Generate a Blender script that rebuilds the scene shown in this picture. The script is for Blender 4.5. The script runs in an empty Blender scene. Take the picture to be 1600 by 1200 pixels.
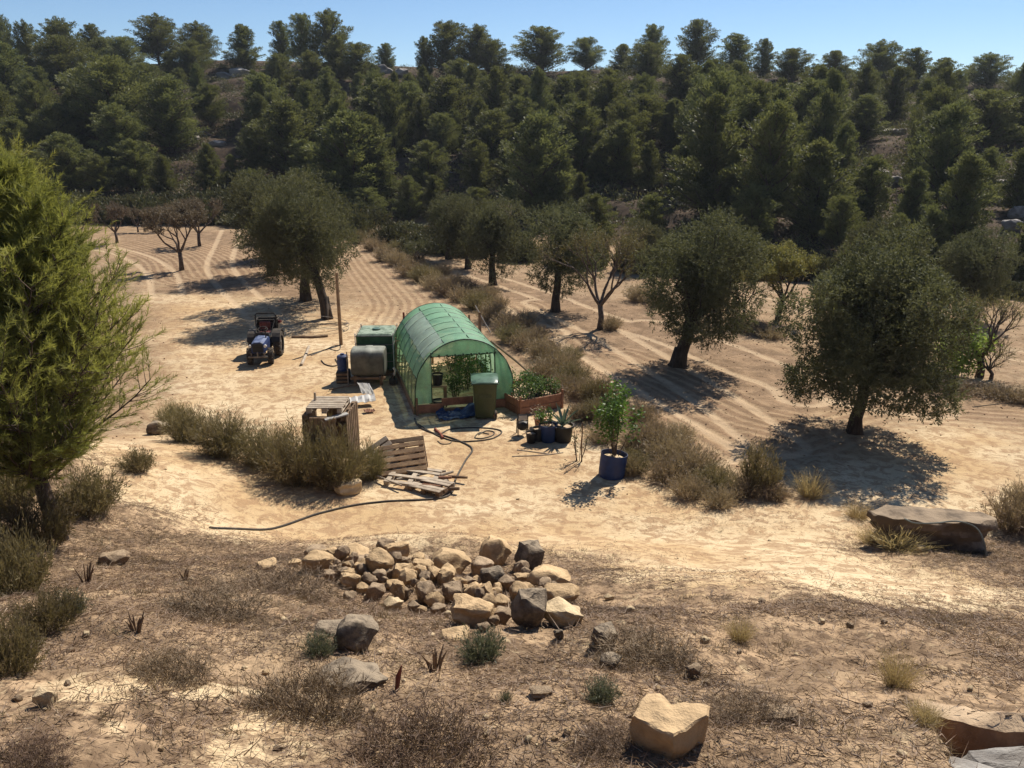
import bpy, bmesh, math, random
import numpy as np
from mathutils import Matrix, Vector, noise as mnoise

sc = bpy.context.scene
COL = sc.collection
R = math.radians
PITCH = 17.35
EYE = 6.6
FPX = 1280.0

# ------------------------------------------------------------------ camera, sky, sun, exposure
cam_d = bpy.data.cameras.new('camera')
cam = bpy.data.objects.new('camera', cam_d)
COL.objects.link(cam)
cam.location = (0, 0, EYE)
cam.rotation_euler = (R(90 - PITCH), 0, 0)
cam_d.sensor_width = 36
cam_d.lens = 36 * FPX / 1600
cam_d.clip_start = 0.1
cam_d.clip_end = 3000
sc.camera = cam

SUN_EL = 49.0
SUN_DIR = Vector((0.54, 0.84, 0)).normalized()      # horizontal direction towards the sun
w = bpy.data.worlds.new('World')
sc.world = w
w.use_nodes = True
nt = w.node_tree
nt.nodes.clear()
out = nt.nodes.new('ShaderNodeOutputWorld')
bg = nt.nodes.new('ShaderNodeBackground')
sky = nt.nodes.new('ShaderNodeTexSky')
sky.sky_type = 'NISHITA'
sky.sun_disc = False
sky.sun_elevation = R(SUN_EL)
sky.sun_rotation = math.atan2(SUN_DIR.x, SUN_DIR.y)
sky.altitude = 1500
sky.air_density = 1.0
sky.dust_density = 0.0
sky.ozone_density = 5.0
bg.inputs['Strength'].default_value = 0.075
nt.links.new(sky.outputs[0], bg.inputs[0])
nt.links.new(bg.outputs[0], out.inputs[0])

sun_d = bpy.data.lights.new('sun', 'SUN')
sun_d.energy = 4.9
sun_d.angle = R(0.5)
sun_d.color = (1.0, 0.93, 0.82)
sun = bpy.data.objects.new('sun', sun_d)
COL.objects.link(sun)
tosun = Vector((SUN_DIR.x * math.cos(R(SUN_EL)), SUN_DIR.y * math.cos(R(SUN_EL)), math.sin(R(SUN_EL))))
sun.rotation_euler = tosun.to_track_quat('Z', 'Y').to_euler()
sun.location = tosun * 60

sc.view_settings.view_transform = 'Standard'
sc.view_settings.look = 'None'
sc.view_settings.gamma = 1
sc.view_settings.use_curve_mapping = False
sc.view_settings.exposure = 0.56
sc.render.engine = 'CYCLES'
sc.cycles.max_bounces = 6
sc.cycles.diffuse_bounces = 3
sc.cycles.glossy_bounces = 2
sc.cycles.transmission_bounces = 3
sc.cycles.transparent_max_bounces = 8
sc.cycles.caustics_reflective = False
sc.cycles.caustics_refractive = False

# ------------------------------------------------------------------ noise and the lie of the land
def _h(ix, iy, s):
    n = (ix.astype(np.int64) * 374761393 + iy.astype(np.int64) * 668265263 + s * 1442695041) & 0x7fffffff
    n = ((n ^ (n >> 13)) * 1274126177) & 0x7fffffff
    return ((n ^ (n >> 16)) & 0xffff) / 65535.0

def vn(x, y, s=0):
    ix = np.floor(x); iy = np.floor(y)
    fx = x - ix; fy = y - iy
    fx = fx * fx * (3 - 2 * fx); fy = fy * fy * (3 - 2 * fy)
    a = _h(ix, iy, s); b = _h(ix + 1, iy, s); c = _h(ix, iy + 1, s); d = _h(ix + 1, iy + 1, s)
    return (a + (b - a) * fx) * (1 - fy) + (c + (d - c) * fx) * fy

def fbm(x, y, sc_, o=4, s=0):
    t = 0; a = 1; n = 0; f = 1.0 / sc_
    for i in range(o):
        t = t + a * (vn(x * f + 17.3 * i, y * f - 9.1 * i, s + i) - .5); n += a; a *= .5; f *= 2.03
    return 2 * t / n

def sstep(a, b, x):
    t = np.clip((x - a) / (b - a), 0, 1)
    return t * t * (3 - 2 * t)

def softplus(x, k=1.5):
    return np.log1p(np.exp(np.clip(x * k, -40, 40))) / k

def smooth_h(x, y):
    x = np.asarray(x, float); y = np.asarray(y, float)
    toe = np.interp(x, [-30, -6, 0, 5, 12, 30], [12.4, 12.4, 12.3, 11.9, 11.2, 10.5]) + .9 * fbm(x, y * .5, 3.5, 3, 5)
    yy = np.maximum(y, -.8)
    z = .42 * softplus(toe - yy, 1.5)
    z = z + .36 * softplus(-x - 4.3 + .35 * (y - 10), 1.5) * (1 - sstep(11.5, 18, y)) * .9
    # two small terraces of the bank and its lumps
    near = 1 - sstep(11, 14.5, y)
    z = z + near * (.16 * fbm(x, y, 2.6, 3, 11) + .045 * np.sin((yy * 1.25 + .5 * fbm(x, y, 5, 2, 3)) * 2))
    z = z + .10 * fbm(x, y, 8, 3, 21)
    z = z + .26 * np.exp(-((x + .95) / 1.35) ** 2 - ((y - 10.75 + .22 * (x + .95)) / .55) ** 2)
    # hill
    yb = np.interp(x, [-80, -6, 2, 8, 14, 22, 40, 90], [61, 59, 52, 46, 40, 35, 31, 28])
    yr = np.interp(x, [-90, -20, 20, 90], [120, 114, 108, 96])
    px = 800 + x / np.maximum(y, 5) * 1280 * 1.03
    ry = np.interp(px, [-400, 0, 380, 520, 640, 850, 950, 1200, 1330, 1600, 2200], [120, 112, 94, 98, 104, 112, 108, 112, 128, 128, 130])
    zr = EYE + yr * np.tan(np.arctan((600 - ry) / FPX) - R(PITCH))
    t = (y - yb) / (yr - yb)
    tc = np.clip(t, 0, 1)
    f = 1 - (1 - tc) ** 1.28
    hz = zr * f
    # ledges
    q = (hz + .9 * fbm(x, y, 14, 3, 31)) / 1.9
    fr = q - np.floor(q)
    st = (np.floor(q) + sstep(.62, .98, fr)) * 1.9 - .9 * fbm(x, y, 14, 3, 31)
    m = sstep(.03, .12, t) * (1 - sstep(.92, 1.0, t))
    hz = hz * (1 - .6 * m) + st * .6 * m
    hz = hz + m * .5 * fbm(x, y, 5, 3, 41)
    over = np.maximum(t - 1, 0)
    hz = hz - np.minimum(over * 9, 10)
    return z + hz

def ray(px, py):
    p = R(PITCH)
    u = (px - 800) / FPX; v = (py - 600) / FPX
    d = Vector((u, math.cos(p) - v * math.sin(p), -math.sin(p) - v * math.cos(p)))
    return d
_t = np.concatenate([np.arange(2, 40, .02), np.arange(40, 200, .1)])
def gp(px, py, fall=112.0):
    """the point of the ground that a pixel of the photograph shows (x, y, z)"""
    d = ray(px, py)
    X = d.x * _t; Y = d.y * _t; Z = EYE + d.z * _t
    hit = np.nonzero(Z < smooth_h(X, Y))[0]
    if len(hit):
        i = hit[0]
        return Vector((X[i], Y[i], float(smooth_h(X[i], Y[i]))))
    k = fall / d.y
    return Vector((d.x * k, fall, float(smooth_h(d.x * k, fall))))
def zc(p):
    return p[1] * math.cos(R(PITCH)) + (EYE - p[2]) * math.sin(R(PITCH))
def height_to(p, py):
    """height of a thing standing at p whose top shows at row py"""
    d = ray(800, py)
    return EYE + d.z * p[1] / d.y - p[2]
def proj(x, y, z):
    p = R(PITCH)
    dz = z - EYE
    f = y * np.cos(p) - dz * np.sin(p)
    u = y * np.sin(p) + dz * np.cos(p)
    return 800 + FPX * x / f, 600 - FPX * u / f

def G(pts):
    return [tuple(gp(*p)[:2]) for p in pts]

def dist_poly(x, y, pts, closed=False):
    """distance to a polyline, and signed side of the nearest segment"""
    d = np.full(x.shape, 1e9); sg = np.ones(x.shape)
    n = len(pts)
    for i in range(n if closed else n - 1):
        ax, ay = pts[i]; bx_, by_ = pts[(i + 1) % n]
        ex, ey = bx_ - ax, by_ - ay
        L = ex * ex + ey * ey + 1e-9
        t = np.clip(((x - ax) * ex + (y - ay) * ey) / L, 0, 1)
        dx = x - ax - t * ex; dy = y - ay - t * ey
        dd = np.hypot(dx, dy)
        m = dd < d
        d = np.where(m, dd, d)
        sg = np.where(m, np.sign(ex * dy - ey * dx), sg)
    return d, sg
def inside(x, y, pts):
    c = np.zeros(x.shape, bool)
    n = len(pts)
    for i in range(n):
        x1, y1 = pts[i]; x2, y2 = pts[(i + 1) % n]
        if y1 == y2: continue
        c ^= ((y1 > y) != (y2 > y)) & (x < (x2 - x1) * (y - y1) / (y2 - y1) + x1)
    return c
def poly_mask(x, y, pts, soft):
    d, _ = dist_poly(x, y, pts, True)
    s = np.where(inside(x, y, pts), d, -d)
    return sstep(-soft, soft, s)

def smooth_line(pts, n=6):
    """Catmull-Rom through points"""
    P = [Vector(p) for p in pts]
    P = [P[0] * 2 - P[1]] + P + [P[-1] * 2 - P[-2]]
    o = []
    for i in range(1, len(P) - 2):
        for k in range(n):
            t = k / n
            a, b, c, d = P[i - 1], P[i], P[i + 1], P[i + 2]
            o.append(.5 * ((2 * b) + (c - a) * t + (2 * a - 5 * b + 4 * c - d) * t * t + (3 * b - 3 * c + d - a) * t ** 3))
    o.append(P[-2])
    return o

# wheel tracks and harrowed bands, drawn where the photograph shows them
TRACKS = [G([(362, 358), (352, 385), (343, 415), (362, 445), (398, 478), (430, 515)]),
          G([(700, 412), (760, 432), (850, 462), (950, 500), (1050, 530), (1150, 570), (1235, 602), (1255, 622)]),
          G([(1010, 505), (1120, 540), (1230, 585), (1330, 622), (1450, 640)]),
          G([(1440, 575), (1520, 600), (1620, 622)]),
          G([(762, 478), (860, 545), (980, 622), (1110, 705)]),
          G([(842, 472), (950, 522), (1090, 605), (1215, 695)]),
          G([(165, 388), (210, 400), (250, 425), (262, 460)]),
          G([(640, 395), (690, 425), (745, 470), (800, 500), (860, 520)]),
          G([(1620, 560), (1500, 535), (1400, 500), (1250, 470), (1100, 440)])]
TRACKS = [[tuple(q) for q in smooth_line([Vector((a, b, 0)) for a, b in t], 4)] for t in TRACKS]
TRACKS = [[(q[0], q[1]) for q in t] for t in TRACKS]
def GS(p): return [(q[0], q[1]) for q in smooth_line([Vector((a, b, 0)) for a, b in G(p)], 5)]
BANDS = [(GS([(560, 372), (590, 410), (625, 445), (650, 475), (640, 505)]), 2.4),
         (GS([(800, 480), (850, 530), (920, 590), (1000, 650), (1090, 700), (1160, 740)]), 1.7),
         (GS([(170, 372), (230, 380), (300, 400), (330, 430)]), 3.5),
         (GS([(960, 560), (1060, 600), (1150, 650), (1230, 670)]), 1.5),
         (GS([(1250, 690), (1400, 650), (1600, 660)]), 1.1)]
P_SAND = G([(262, 452), (330, 462), (420, 470), (520, 500), (560, 480), (640, 520), (700, 560), (880, 640), (900, 700), (1000, 790), (1150, 800),
            (1290, 770), (1380, 690), (1480, 660), (1600, 690), (1600, 800), (1500, 800), (1340, 860), (1600, 925), (1600, 960), (1250, 925),
            (1000, 910), (930, 870), (700, 850), (480, 850), (330, 830), (230, 790), (165, 760), (165, 700), (260, 650)])
P_SAND2 = G([(80, 1060), (330, 1040), (250, 1120), (90, 1130)])
P_SAND3 = G([(0, 1075), (330, 1045), (520, 1110), (640, 1198), (0, 1198)])
P_PLOW = [G([(700, 405), (900, 450), (1040, 490), (1260, 560), (1300, 640), (1260, 690), (1180, 715), (1080, 660), (960, 580), (840, 490), (720, 440)]),
          G([(1400, 610), (1620, 640), (1620, 680), (1480, 655), (1390, 640)]),
          G([(170, 362), (520, 362), (500, 470), (240, 455)])]
PIT = G([(1444, 1100), (1640, 1132), (1670, 1245), (1500, 1222)])

def masks(x, y):
    wob = .75 * fbm(x, y, 1.9, 5, 77)
    litter = 1 - sstep(11.6, 14.4, y + wob * 2.0)
    litter = np.maximum(litter, .0)
    d_s = poly_mask(x + wob, y + wob, P_SAND, 1.5)
    brk = sstep(-.25, .25, fbm(x, y, .45, 3, 78))
    sand = np.maximum(d_s, .8 * brk * poly_mask(x + wob, y + wob, P_SAND2, .45))
    sand = np.maximum(sand, .7 * brk * poly_mask(x + wob, y + wob, P_SAND3, .4))
    litter = litter * (1 - sand)
    plow = np.zeros_like(x)
    for p in P_PLOW:
        plow = np.maximum(plow, poly_mask(x + wob, y + wob, p, .8))
    field = sstep(13.5, 16, y) * (1 - sand)
    plow = np.maximum(plow, field * .7)
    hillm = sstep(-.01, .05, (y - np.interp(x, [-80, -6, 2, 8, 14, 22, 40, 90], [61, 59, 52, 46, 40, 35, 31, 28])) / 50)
    return litter, sand, plow, hillm

def band_of(x, y):
    bm = np.zeros_like(x); bd = np.zeros_like(x)
    for pts, wd in BANDS:
        d, sg = dist_poly(x, y, pts)
        m = 1 - sstep(wd * .7, wd, d)
        bd = np.where(m > bm, d * sg, bd); bm = np.maximum(bm, m)
    return bm, bd
def track_of(x, y):
    d = np.full(x.shape, 1e3)
    for t in TRACKS:
        d = np.minimum(d, dist_poly(x, y, t)[0])
    return d
def full_h(x, y, lt=None, pl=None, bm=None, bd=None, td=None):
    z = smooth_h(x, y)
    if lt is None:
        lt, sd, pl, hm = masks(x, y); bm, bd = band_of(x, y); td = track_of(x, y)
    z = z + lt * (.05 * fbm(x, y, .5, 4, 91) + .035 * fbm(x, y, .17, 3, 92))
    z = z + pl * (1 - sstep(30, 60, y)) * .03 * fbm(x, y, .35, 4, 93)
    z = z + .012 * fbm(x, y, .8, 4, 94)
    z = z + bm * .014 * np.sin((bd + .06 * fbm(x, y, 2.5, 2, 61)) * 2 * np.pi / .34) * (.4 + .6 * sstep(-.3, .3, fbm(x, y, 3, 2, 62)))
    rut = 1 - sstep(.12, .26, np.abs(td - .6))
    z = z - rut * .03 * (1 - lt)
    z = z - .24 * inside(x, y, PIT)
    return z
def hz(x, y):
    a = np.array([float(x)]); b = np.array([float(y)])
    return float(full_h(a, b)[0])

# ------------------------------------------------------------------ materials
def newmat(name):
    m = bpy.data.materials.new(name); m.use_nodes = True
    return m, m.node_tree.nodes, m.node_tree.links
def sock(n, name):
    return n.inputs[name]
def mixc(N, L, fac, a, b):
    m = N.new('ShaderNodeMix'); m.data_type = 'RGBA'
    for s, v in ((m.inputs[0], fac), (m.inputs[6], a), (m.inputs[7], b)):
        if isinstance(v, (int, float)): s.default_value = v
        elif isinstance(v, tuple): s.default_value = (*v[:3], 1)
        else: L.new(v, s)
    return m.outputs[2]
def math_(N, L, op, a, b=0.0, clamp=False, c=None):
    m = N.new('ShaderNodeMath'); m.operation = op; m.use_clamp = clamp
    for i, v in enumerate((a, b) if c is None else (a, b, c)):
        if isinstance(v, (int, float)): m.inputs[i].default_value = v
        else: L.new(v, m.inputs[i])
    return m.outputs[0]
def noise_(N, L, vec, scale, detail=4, rough=.55, dist=0):
    n = N.new('ShaderNodeTexNoise')
    n.inputs['Scale'].default_value = scale; n.inputs['Detail'].default_value = detail
    n.inputs['Roughness'].default_value = rough; n.inputs['Distortion'].default_value = dist
    if vec is not None: L.new(vec, n.inputs['Vector'])
    return n.outputs[0]
def ramp_(N, L, v, a, b, c0=0.0, c1=1.0):
    m = N.new('ShaderNodeMapRange'); m.interpolation_type = 'SMOOTHSTEP'
    L.new(v, m.inputs[0]); m.inputs[1].default_value = a; m.inputs[2].default_value = b
    m.inputs[3].default_value = c0; m.inputs[4].default_value = c1
    return m.outputs[0]

def surf(name, col, col2=None, scale=6, rough=.8, bump=.3, bscale=40, dirt=None, metal=0, stretch=None, spec=.3, lo=.35, hi=.65):
    """a surface of two mottled colours with grain and dust"""
    m, N, L = newmat(name)
    b = N['Principled BSDF']
    tc = N.new('ShaderNodeTexCoord'); v = tc.outputs['Object']
    if stretch:
        mp = N.new('ShaderNodeMapping'); mp.inputs['Scale'].default_value = stretch
        L.new(v, mp.inputs[0]); v = mp.outputs[0]
    oi = N.new('ShaderNodeObjectInfo')
    add = N.new('ShaderNodeVectorMath'); add.operation = 'ADD'
    sc3 = N.new('ShaderNodeVectorMath'); sc3.operation = 'SCALE'; sc3.inputs['Scale'].default_value = 37
    cb = N.new('ShaderNodeCombineXYZ'); L.new(oi.outputs['Random'], cb.inputs[0]); L.new(oi.outputs['Random'], cb.inputs[1])
    L.new(cb.outputs[0], sc3.inputs[0]); L.new(v, add.inputs[0]); L.new(sc3.outputs[0], add.inputs[1]); v = add.outputs[0]
    col2 = col2 or tuple(c * .6 for c in col)
    n1 = noise_(N, L, v, scale, 5, .6)
    c = mixc(N, L, ramp_(N, L, n1, lo, hi), col2, col)
    n2 = noise_(N, L, v, bscale, 4, .65)
    c = mixc(N, L, ramp_(N, L, n2, .3, .7, 0, .35), c, tuple(x * .55 for x in col2))
    if dirt:
        geo = N.new('ShaderNodeNewGeometry'); sp = N.new('ShaderNodeSeparateXYZ'); L.new(geo.outputs['Normal'], sp.inputs[0])
        up = math_(N, L, 'MULTIPLY', ramp_(N, L, sp.outputs[2], .2, .9), ramp_(N, L, n1, .3, .6, .2, .8))
        c = mixc(N, L, up, c, dirt)
    hsv = N.new('ShaderNodeHueSaturation'); L.new(c, hsv.inputs['Color'])
    L.new(math_(N, L, 'MULTIPLY_ADD', oi.outputs['Random'], .3, c=.85), hsv.inputs['Value'])
    L.new(hsv.outputs[0], b.inputs['Base Color'])
    b.inputs['Roughness'].default_value = rough; b.inputs['Metallic'].default_value = metal
    b.inputs['Specular IOR Level'].default_value = spec
    if bump:
        bp = N.new('ShaderNodeBump'); bp.inputs['Strength'].default_value = bump; bp.inputs['Distance'].default_value = .02
        L.new(n2, bp.inputs['Height']); L.new(bp.outputs[0], b.inputs['Normal'])
    return m

def leafmat(name, a, b_, trans=.35, rough=.6, nscale=1.2, tip=None, ov=.2):
    """leaves: two greens by clump and by single leaf, some light passing through"""
    m, N, L = newmat(name)
    b = N['Principled BSDF']; outn = N['Material Output']
    tc = N.new('ShaderNodeTexCoord')
    at = N.new('ShaderNodeAttribute'); at.attribute_name = 'rnd'
    oi = N.new('ShaderNodeObjectInfo')
    n1 = noise_(N, L, tc.outputs['Object'], nscale, 3, .6)
    f = math_(N, L, 'MULTIPLY_ADD', at.outputs['Fac'], .5, c=-.25)
    f = math_(N, L, 'ADD', ramp_(N, L, n1, .35, .65), f, True)
    c = mixc(N, L, f, a, b_)
    if tip:
        c = mixc(N, L, ramp_(N, L, at.outputs['Fac'], .86, .96, 0, .8), c, tip)
    hsv = N.new('ShaderNodeHueSaturation'); L.new(c, hsv.inputs['Color'])
    L.new(math_(N, L, 'MULTIPLY_ADD', oi.outputs['Random'], ov * 2, c=1 - ov), hsv.inputs['Value'])
    L.new(math_(N, L, 'MULTIPLY_ADD', oi.outputs['Random'], .03, c=.485), hsv.inputs['Hue'])
    c = hsv.outputs[0]
    L.new(c, b.inputs['Base Color']); b.inputs['Roughness'].default_value = rough
    b.inputs['Specular IOR Level'].default_value = .25
    t = N.new('ShaderNodeBsdfTranslucent')
    c2 = mixc(N, L, .45, c, (b_[0] * 1.5, b_[1] * 1.5, b_[2] * .8))
    L.new(c2, t.inputs['Color'])
    mx = N.new('ShaderNodeMixShader'); mx.inputs[0].default_value = trans
    L.new(b.outputs[0], mx.inputs[1]); L.new(t.outputs[0], mx.inputs[2]); L.new(mx.outputs[0], outn.inputs[0])
    return m

M = {}
M['pine'] = leafmat('pine_needles_far', (.054, .066, .030), (.155, .160, .060), .36, nscale=5.0, ov=.3)
M['pine_near'] = leafmat('pine_needles', (.105, .122, .038), (.285, .285, .078), .46, nscale=.9, ov=.05)
M['olive'] = leafmat('olive_leaves', (.055, .060, .029), (.125, .124, .058), .30, .75, nscale=1.0, tip=(.16, .16, .09))
M['almond'] = leafmat('almond_leaves', (.10, .085, .045), (.17, .15, .06), .3, tip=(.26, .17, .06))
M['yellow'] = leafmat('yellowing_leaves', (.12, .12, .04), (.21, .19, .06), .35, tip=(.30, .19, .05))
M['fig'] = leafmat('bright_green_leaves', (.17, .24, .06), (.32, .40, .11), .5)
M['citrus'] = leafmat('glossy_green_leaves', (.045, .10, .022), (.11, .20, .04), .35, .45, 4)
M['tomato'] = leafmat('vegetable_leaves', (.045, .085, .022), (.10, .15, .04), .35, .6, 3)
M['scrub'] = leafmat('scrub_leaves', (.05, .055, .026), (.11, .105, .045), .22, nscale=.35, tip=(.16, .11, .06), ov=.35)
M['brush'] = leafmat('brown_olive_brush', (.10, .08, .042), (.19, .15, .08), .3, nscale=1.2)
M['broom'] = leafmat('broom_twigs', (.125, .105, .052), (.25, .205, .11), .25, nscale=1.5)
M['dry'] = leafmat('dry_weeds', (.17, .125, .085), (.33, .25, .17), .25, nscale=1.5, ov=.25)
M['dead'] = leafmat('dead_twigs', (.10, .066, .043), (.21, .142, .09), .15, nscale=2)
M['straw'] = leafmat('yellow_straw', (.31, .235, .13), (.48, .37, .21), .3, nscale=2)
M['greygreen'] = leafmat('grey_green_sprigs', (.085, .09, .062), (.15, .155, .10), .25, nscale=3)
M['agave'] = leafmat('blue_green_blades', (.10, .15, .12), (.17, .23, .18), .1, .5, 4)
M['bark'] = surf('dark_bark', (.085, .062, .045), (.035, .026, .02), 9, .95, 1.0, 30, stretch=(1, 1, .25))
M['bark_pine'] = surf('pine_bark', (.13, .09, .065), (.05, .035, .028), 8, .95, 1.0, 25, stretch=(1, 1, .3))
M['twig'] = surf('grey_twig', (.15, .11, .085), (.07, .05, .04), 12, .95, .5, 60)
M['rock_tan'] = surf('tan_sandstone', (.46, .31, .16), (.32, .21, .11), 3.5, .9, .9, 16, dirt=(.58, .41, .23))
M['rock_pale'] = surf('pale_limestone', (.54, .41, .24), (.38, .28, .16), 3.5, .9, .8, 16, dirt=(.64, .49, .30))
M['rock_brown'] = surf('brown_stone', (.31, .21, .125), (.19, .13, .08), 4, .92, .9, 18, dirt=(.42, .31, .20))
M['rock_grey'] = surf('lichened_grey_stone', (.19, .145, .10), (.075, .058, .043), 4.5, .95, 1.0, 14, dirt=(.33, .26, .18))
M['rock_dark'] = surf('dark_brown_rock', (.20, .145, .095), (.09, .066, .048), 3.5, .95, 1.0, 14, dirt=(.36, .27, .18))
M['almond_bare'] = leafmat('brown_almond_twigs', (.095, .07, .048), (.17, .125, .08), .2)
M['rock_hill'] = surf('weathered_ledge_rock', (.30, .27, .24), (.15, .13, .11), 1.2, .95, 1.0, 5, dirt=(.42, .38, .34))
M['wood'] = surf('raw_pallet_wood', (.40, .26, .14), (.24, .15, .085), 5, .85, .4, 60, stretch=(1, 1, 1))
M['wood_grey'] = surf('bleached_wood', (.48, .40, .30), (.32, .25, .18), 6, .85, .4, 60)
M['wood_dark'] = surf('weathered_brown_wood', (.25, .165, .095), (.14, .09, .055), 6, .88, .4, 50)
M['wood_red'] = surf('reddish_board', (.36, .18, .10), (.22, .11, .065), 6, .85, .4, 50)
M['terracotta'] = surf('terracotta', (.50, .24, .14), (.36, .17, .10), 8, .85, .2)
M['black'] = surf('black_plastic', (.02, .02, .022), (.012, .012, .013), 8, .55, .1, dirt=(.09, .07, .05))
M['hose'] = surf('black_hose', (.045, .04, .036), (.10, .08, .055), 3, .7, .1)
M['rubber'] = surf('tyre_rubber', (.03, .028, .026), (.07, .055, .04), 6, .9, .5, 50, dirt=(.16, .12, .08))
M['blue'] = surf('blue_plastic', (.016, .045, .16), (.010, .026, .10), 5, .5, .1, dirt=(.09, .10, .15))
M['tarp'] = surf('blue_tarpaulin', (.02, .055, .15), (.012, .03, .09), 5, .6, .3)
M['blue_paint'] = surf('blue_tractor_paint', (.022, .045, .15), (.014, .026, .08), 5, .45, .05, dirt=(.16, .19, .28))
M['red_paint'] = surf('red_paint', (.16, .03, .026), (.09, .02, .017), 6, .5, .05)
M['steel'] = surf('dull_steel', (.22, .21, .20), (.12, .10, .09), 8, .55, .2, metal=.6)
M['dark_metal'] = surf('dark_metal', (.05, .048, .045), (.025, .022, .02), 8, .6, .2, metal=.3)
M['rust'] = surf('rusty_red_metal', (.26, .075, .04), (.14, .045, .03), 8, .85, .4)
M['white'] = surf('white_plastic', (.70, .70, .68), (.5, .5, .47), 8, .5, .05)
M['tank'] = surf('grey_tank', (.13, .13, .105), (.08, .08, .065), 4, .6, .15, dirt=(.27, .28, .23))
M['bin'] = surf('green_bin_plastic', (.065, .085, .035), (.045, .058, .026), 4, .5, .05)
M['bin_lid'] = surf('dark_green_lid', (.03, .075, .045), (.02, .05, .032), 4, .35, .05, dirt=(.12, .20, .15))
M['sheet'] = surf('pale_metal_sheet', (.48, .47, .45), (.33, .31, .28), 3, .6, .15)
M['frame_green'] = surf('green_tube', (.03, .075, .04), (.015, .04, .022), 5, .5, .05)
M['concrete'] = surf('grey_concrete', (.36, .34, .31), (.22, .20, .18), 3, .9, .6, 20)
M['clay'] = surf('cut_clay', (.32, .19, .115), (.21, .12, .075), 5, .95, .9, 14, dirt=(.56, .42, .27))
M['net_green'] = surf('green_netting', (.035, .10, .042), (.02, .055, .026), 7, .8, .6, 90, dirt=(.30, .36, .28))

def film(name, colr, alpha, trans):
    m, N, L = newmat(name)
    b = N['Principled BSDF']; o = N['Material Output']
    tc = N.new('ShaderNodeTexCoord')
    n = noise_(N, L, tc.outputs['Object'], 2.2, 4, .6)
    c = mixc(N, L, ramp_(N, L, n, .3, .7), tuple(x * .74 for x in colr), colr)
    nd = noise_(N, L, tc.outputs['Object'], 5.5, 6, .7)
    c = mixc(N, L, ramp_(N, L, nd, .5, .75, 0, .38), c, (.50, .46, .34))
    # woven reinforcement in the plastic
    wv = N.new('ShaderNodeTexNoise'); wv.inputs['Scale'].default_value = 60
    L.new(tc.outputs['Object'], wv.inputs[0])
    bp = N.new('ShaderNodeBump'); bp.inputs['Strength'].default_value = .25; bp.inputs['Distance'].default_value = .03
    L.new(n, bp.inputs['Height'])
    L.new(c, b.inputs['Base Color']); b.inputs['Roughness'].default_value = .42; L.new(bp.outputs[0], b.inputs['Normal'])
    t = N.new('ShaderNodeBsdfTranslucent'); L.new(c, t.inputs[0])
    mx = N.new('ShaderNodeMixShader'); mx.inputs[0].default_value = trans
    L.new(b.outputs[0], mx.inputs[1]); L.new(t.outputs[0], mx.inputs[2])
    tr = N.new('ShaderNodeBsdfTransparent'); tr.inputs[0].default_value = (.8, .95, .82, 1)
    m2 = N.new('ShaderNodeMixShader')
    L.new(ramp_(N, L, wv.outputs[0], .35, .65, alpha - .08, alpha + .08), m2.inputs[0])
    L.new(tr.outputs[0], m2.inputs[1]); L.new(mx.outputs[0], m2.inputs[2]); L.new(m2.outputs[0], o.inputs[0])
    return m
M['film'] = film('green_reinforced_film', (.36, .65, .42), .86, .44)
M['film_pale'] = film('pale_green_film', (.62, .74, .61), .90, .4)
M['film_clear'] = film('clouded_clear_film', (.55, .60, .40), .45, .5)

# ------------------------------------------------------------------ mesh helpers
def np_mesh(name, V, F, rnd=None, smooth=False):
    """mesh from arrays: V (n,3), F (m,k)"""
    V = np.ascontiguousarray(V, np.float32); F = np.ascontiguousarray(F, np.int32)
    me = bpy.data.meshes.new(name)
    k = F.shape[1]
    me.vertices.add(len(V)); me.vertices.foreach_set('co', V.ravel())
    me.loops.add(F.size); me.loops.foreach_set('vertex_index', F.ravel())
    me.polygons.add(len(F)); me.polygons.foreach_set('loop_start', np.arange(0, F.size, k, dtype=np.int32))
    me.update(calc_edges=True)
    if rnd is not None:
        a = me.attributes.new('rnd', 'FLOAT', 'FACE'); a.data.foreach_set('value', np.asarray(rnd, np.float32))
    if smooth:
        me.polygons.foreach_set('use_smooth', np.ones(len(F), bool))
    return me
def link(name, me, mt=None, parent=None, loc=None, rot=None, scale=None):
    o = bpy.data.objects.new(name, me)
    COL.objects.link(o)
    if mt is not None and me is not None and not me.materials: me.materials.append(mt)
    if parent: o.parent = parent
    if loc is not None: o.location = loc
    if rot is not None: o.rotation_euler = rot
    if scale is not None: o.scale = scale
    return o
def tag(o, label=None, cat=None, group=None, kind=None):
    if label: o['label'] = label
    if cat: o['category'] = cat
    if group: o['group'] = group
    if kind: o['kind'] = kind
    return o
def thing(name, label, cat, loc=(0, 0, 0), rz=0, group=None):
    o = bpy.data.objects.new(name, None); COL.objects.link(o)
    o.empty_display_size = .2
    o.location = loc; o.rotation_euler = (0, 0, rz)
    return tag(o, label, cat, group)
def dup(root, loc=None, rz=None, label=None, group=None, scale=None):
    r = root.copy(); COL.objects.link(r)
    if loc is not None: r.location = loc
    if rz is not None: r.rotation_euler = (0, 0, rz)
    if scale is not None: r.scale = scale
    if label: r['label'] = label
    if group: r['group'] = group
    for ch in list(root.children):
        c = ch.copy(); COL.objects.link(c); c.parent = r
        for g in list(ch.children):
            d = g.copy(); COL.objects.link(d); d.parent = c
    return r

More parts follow.
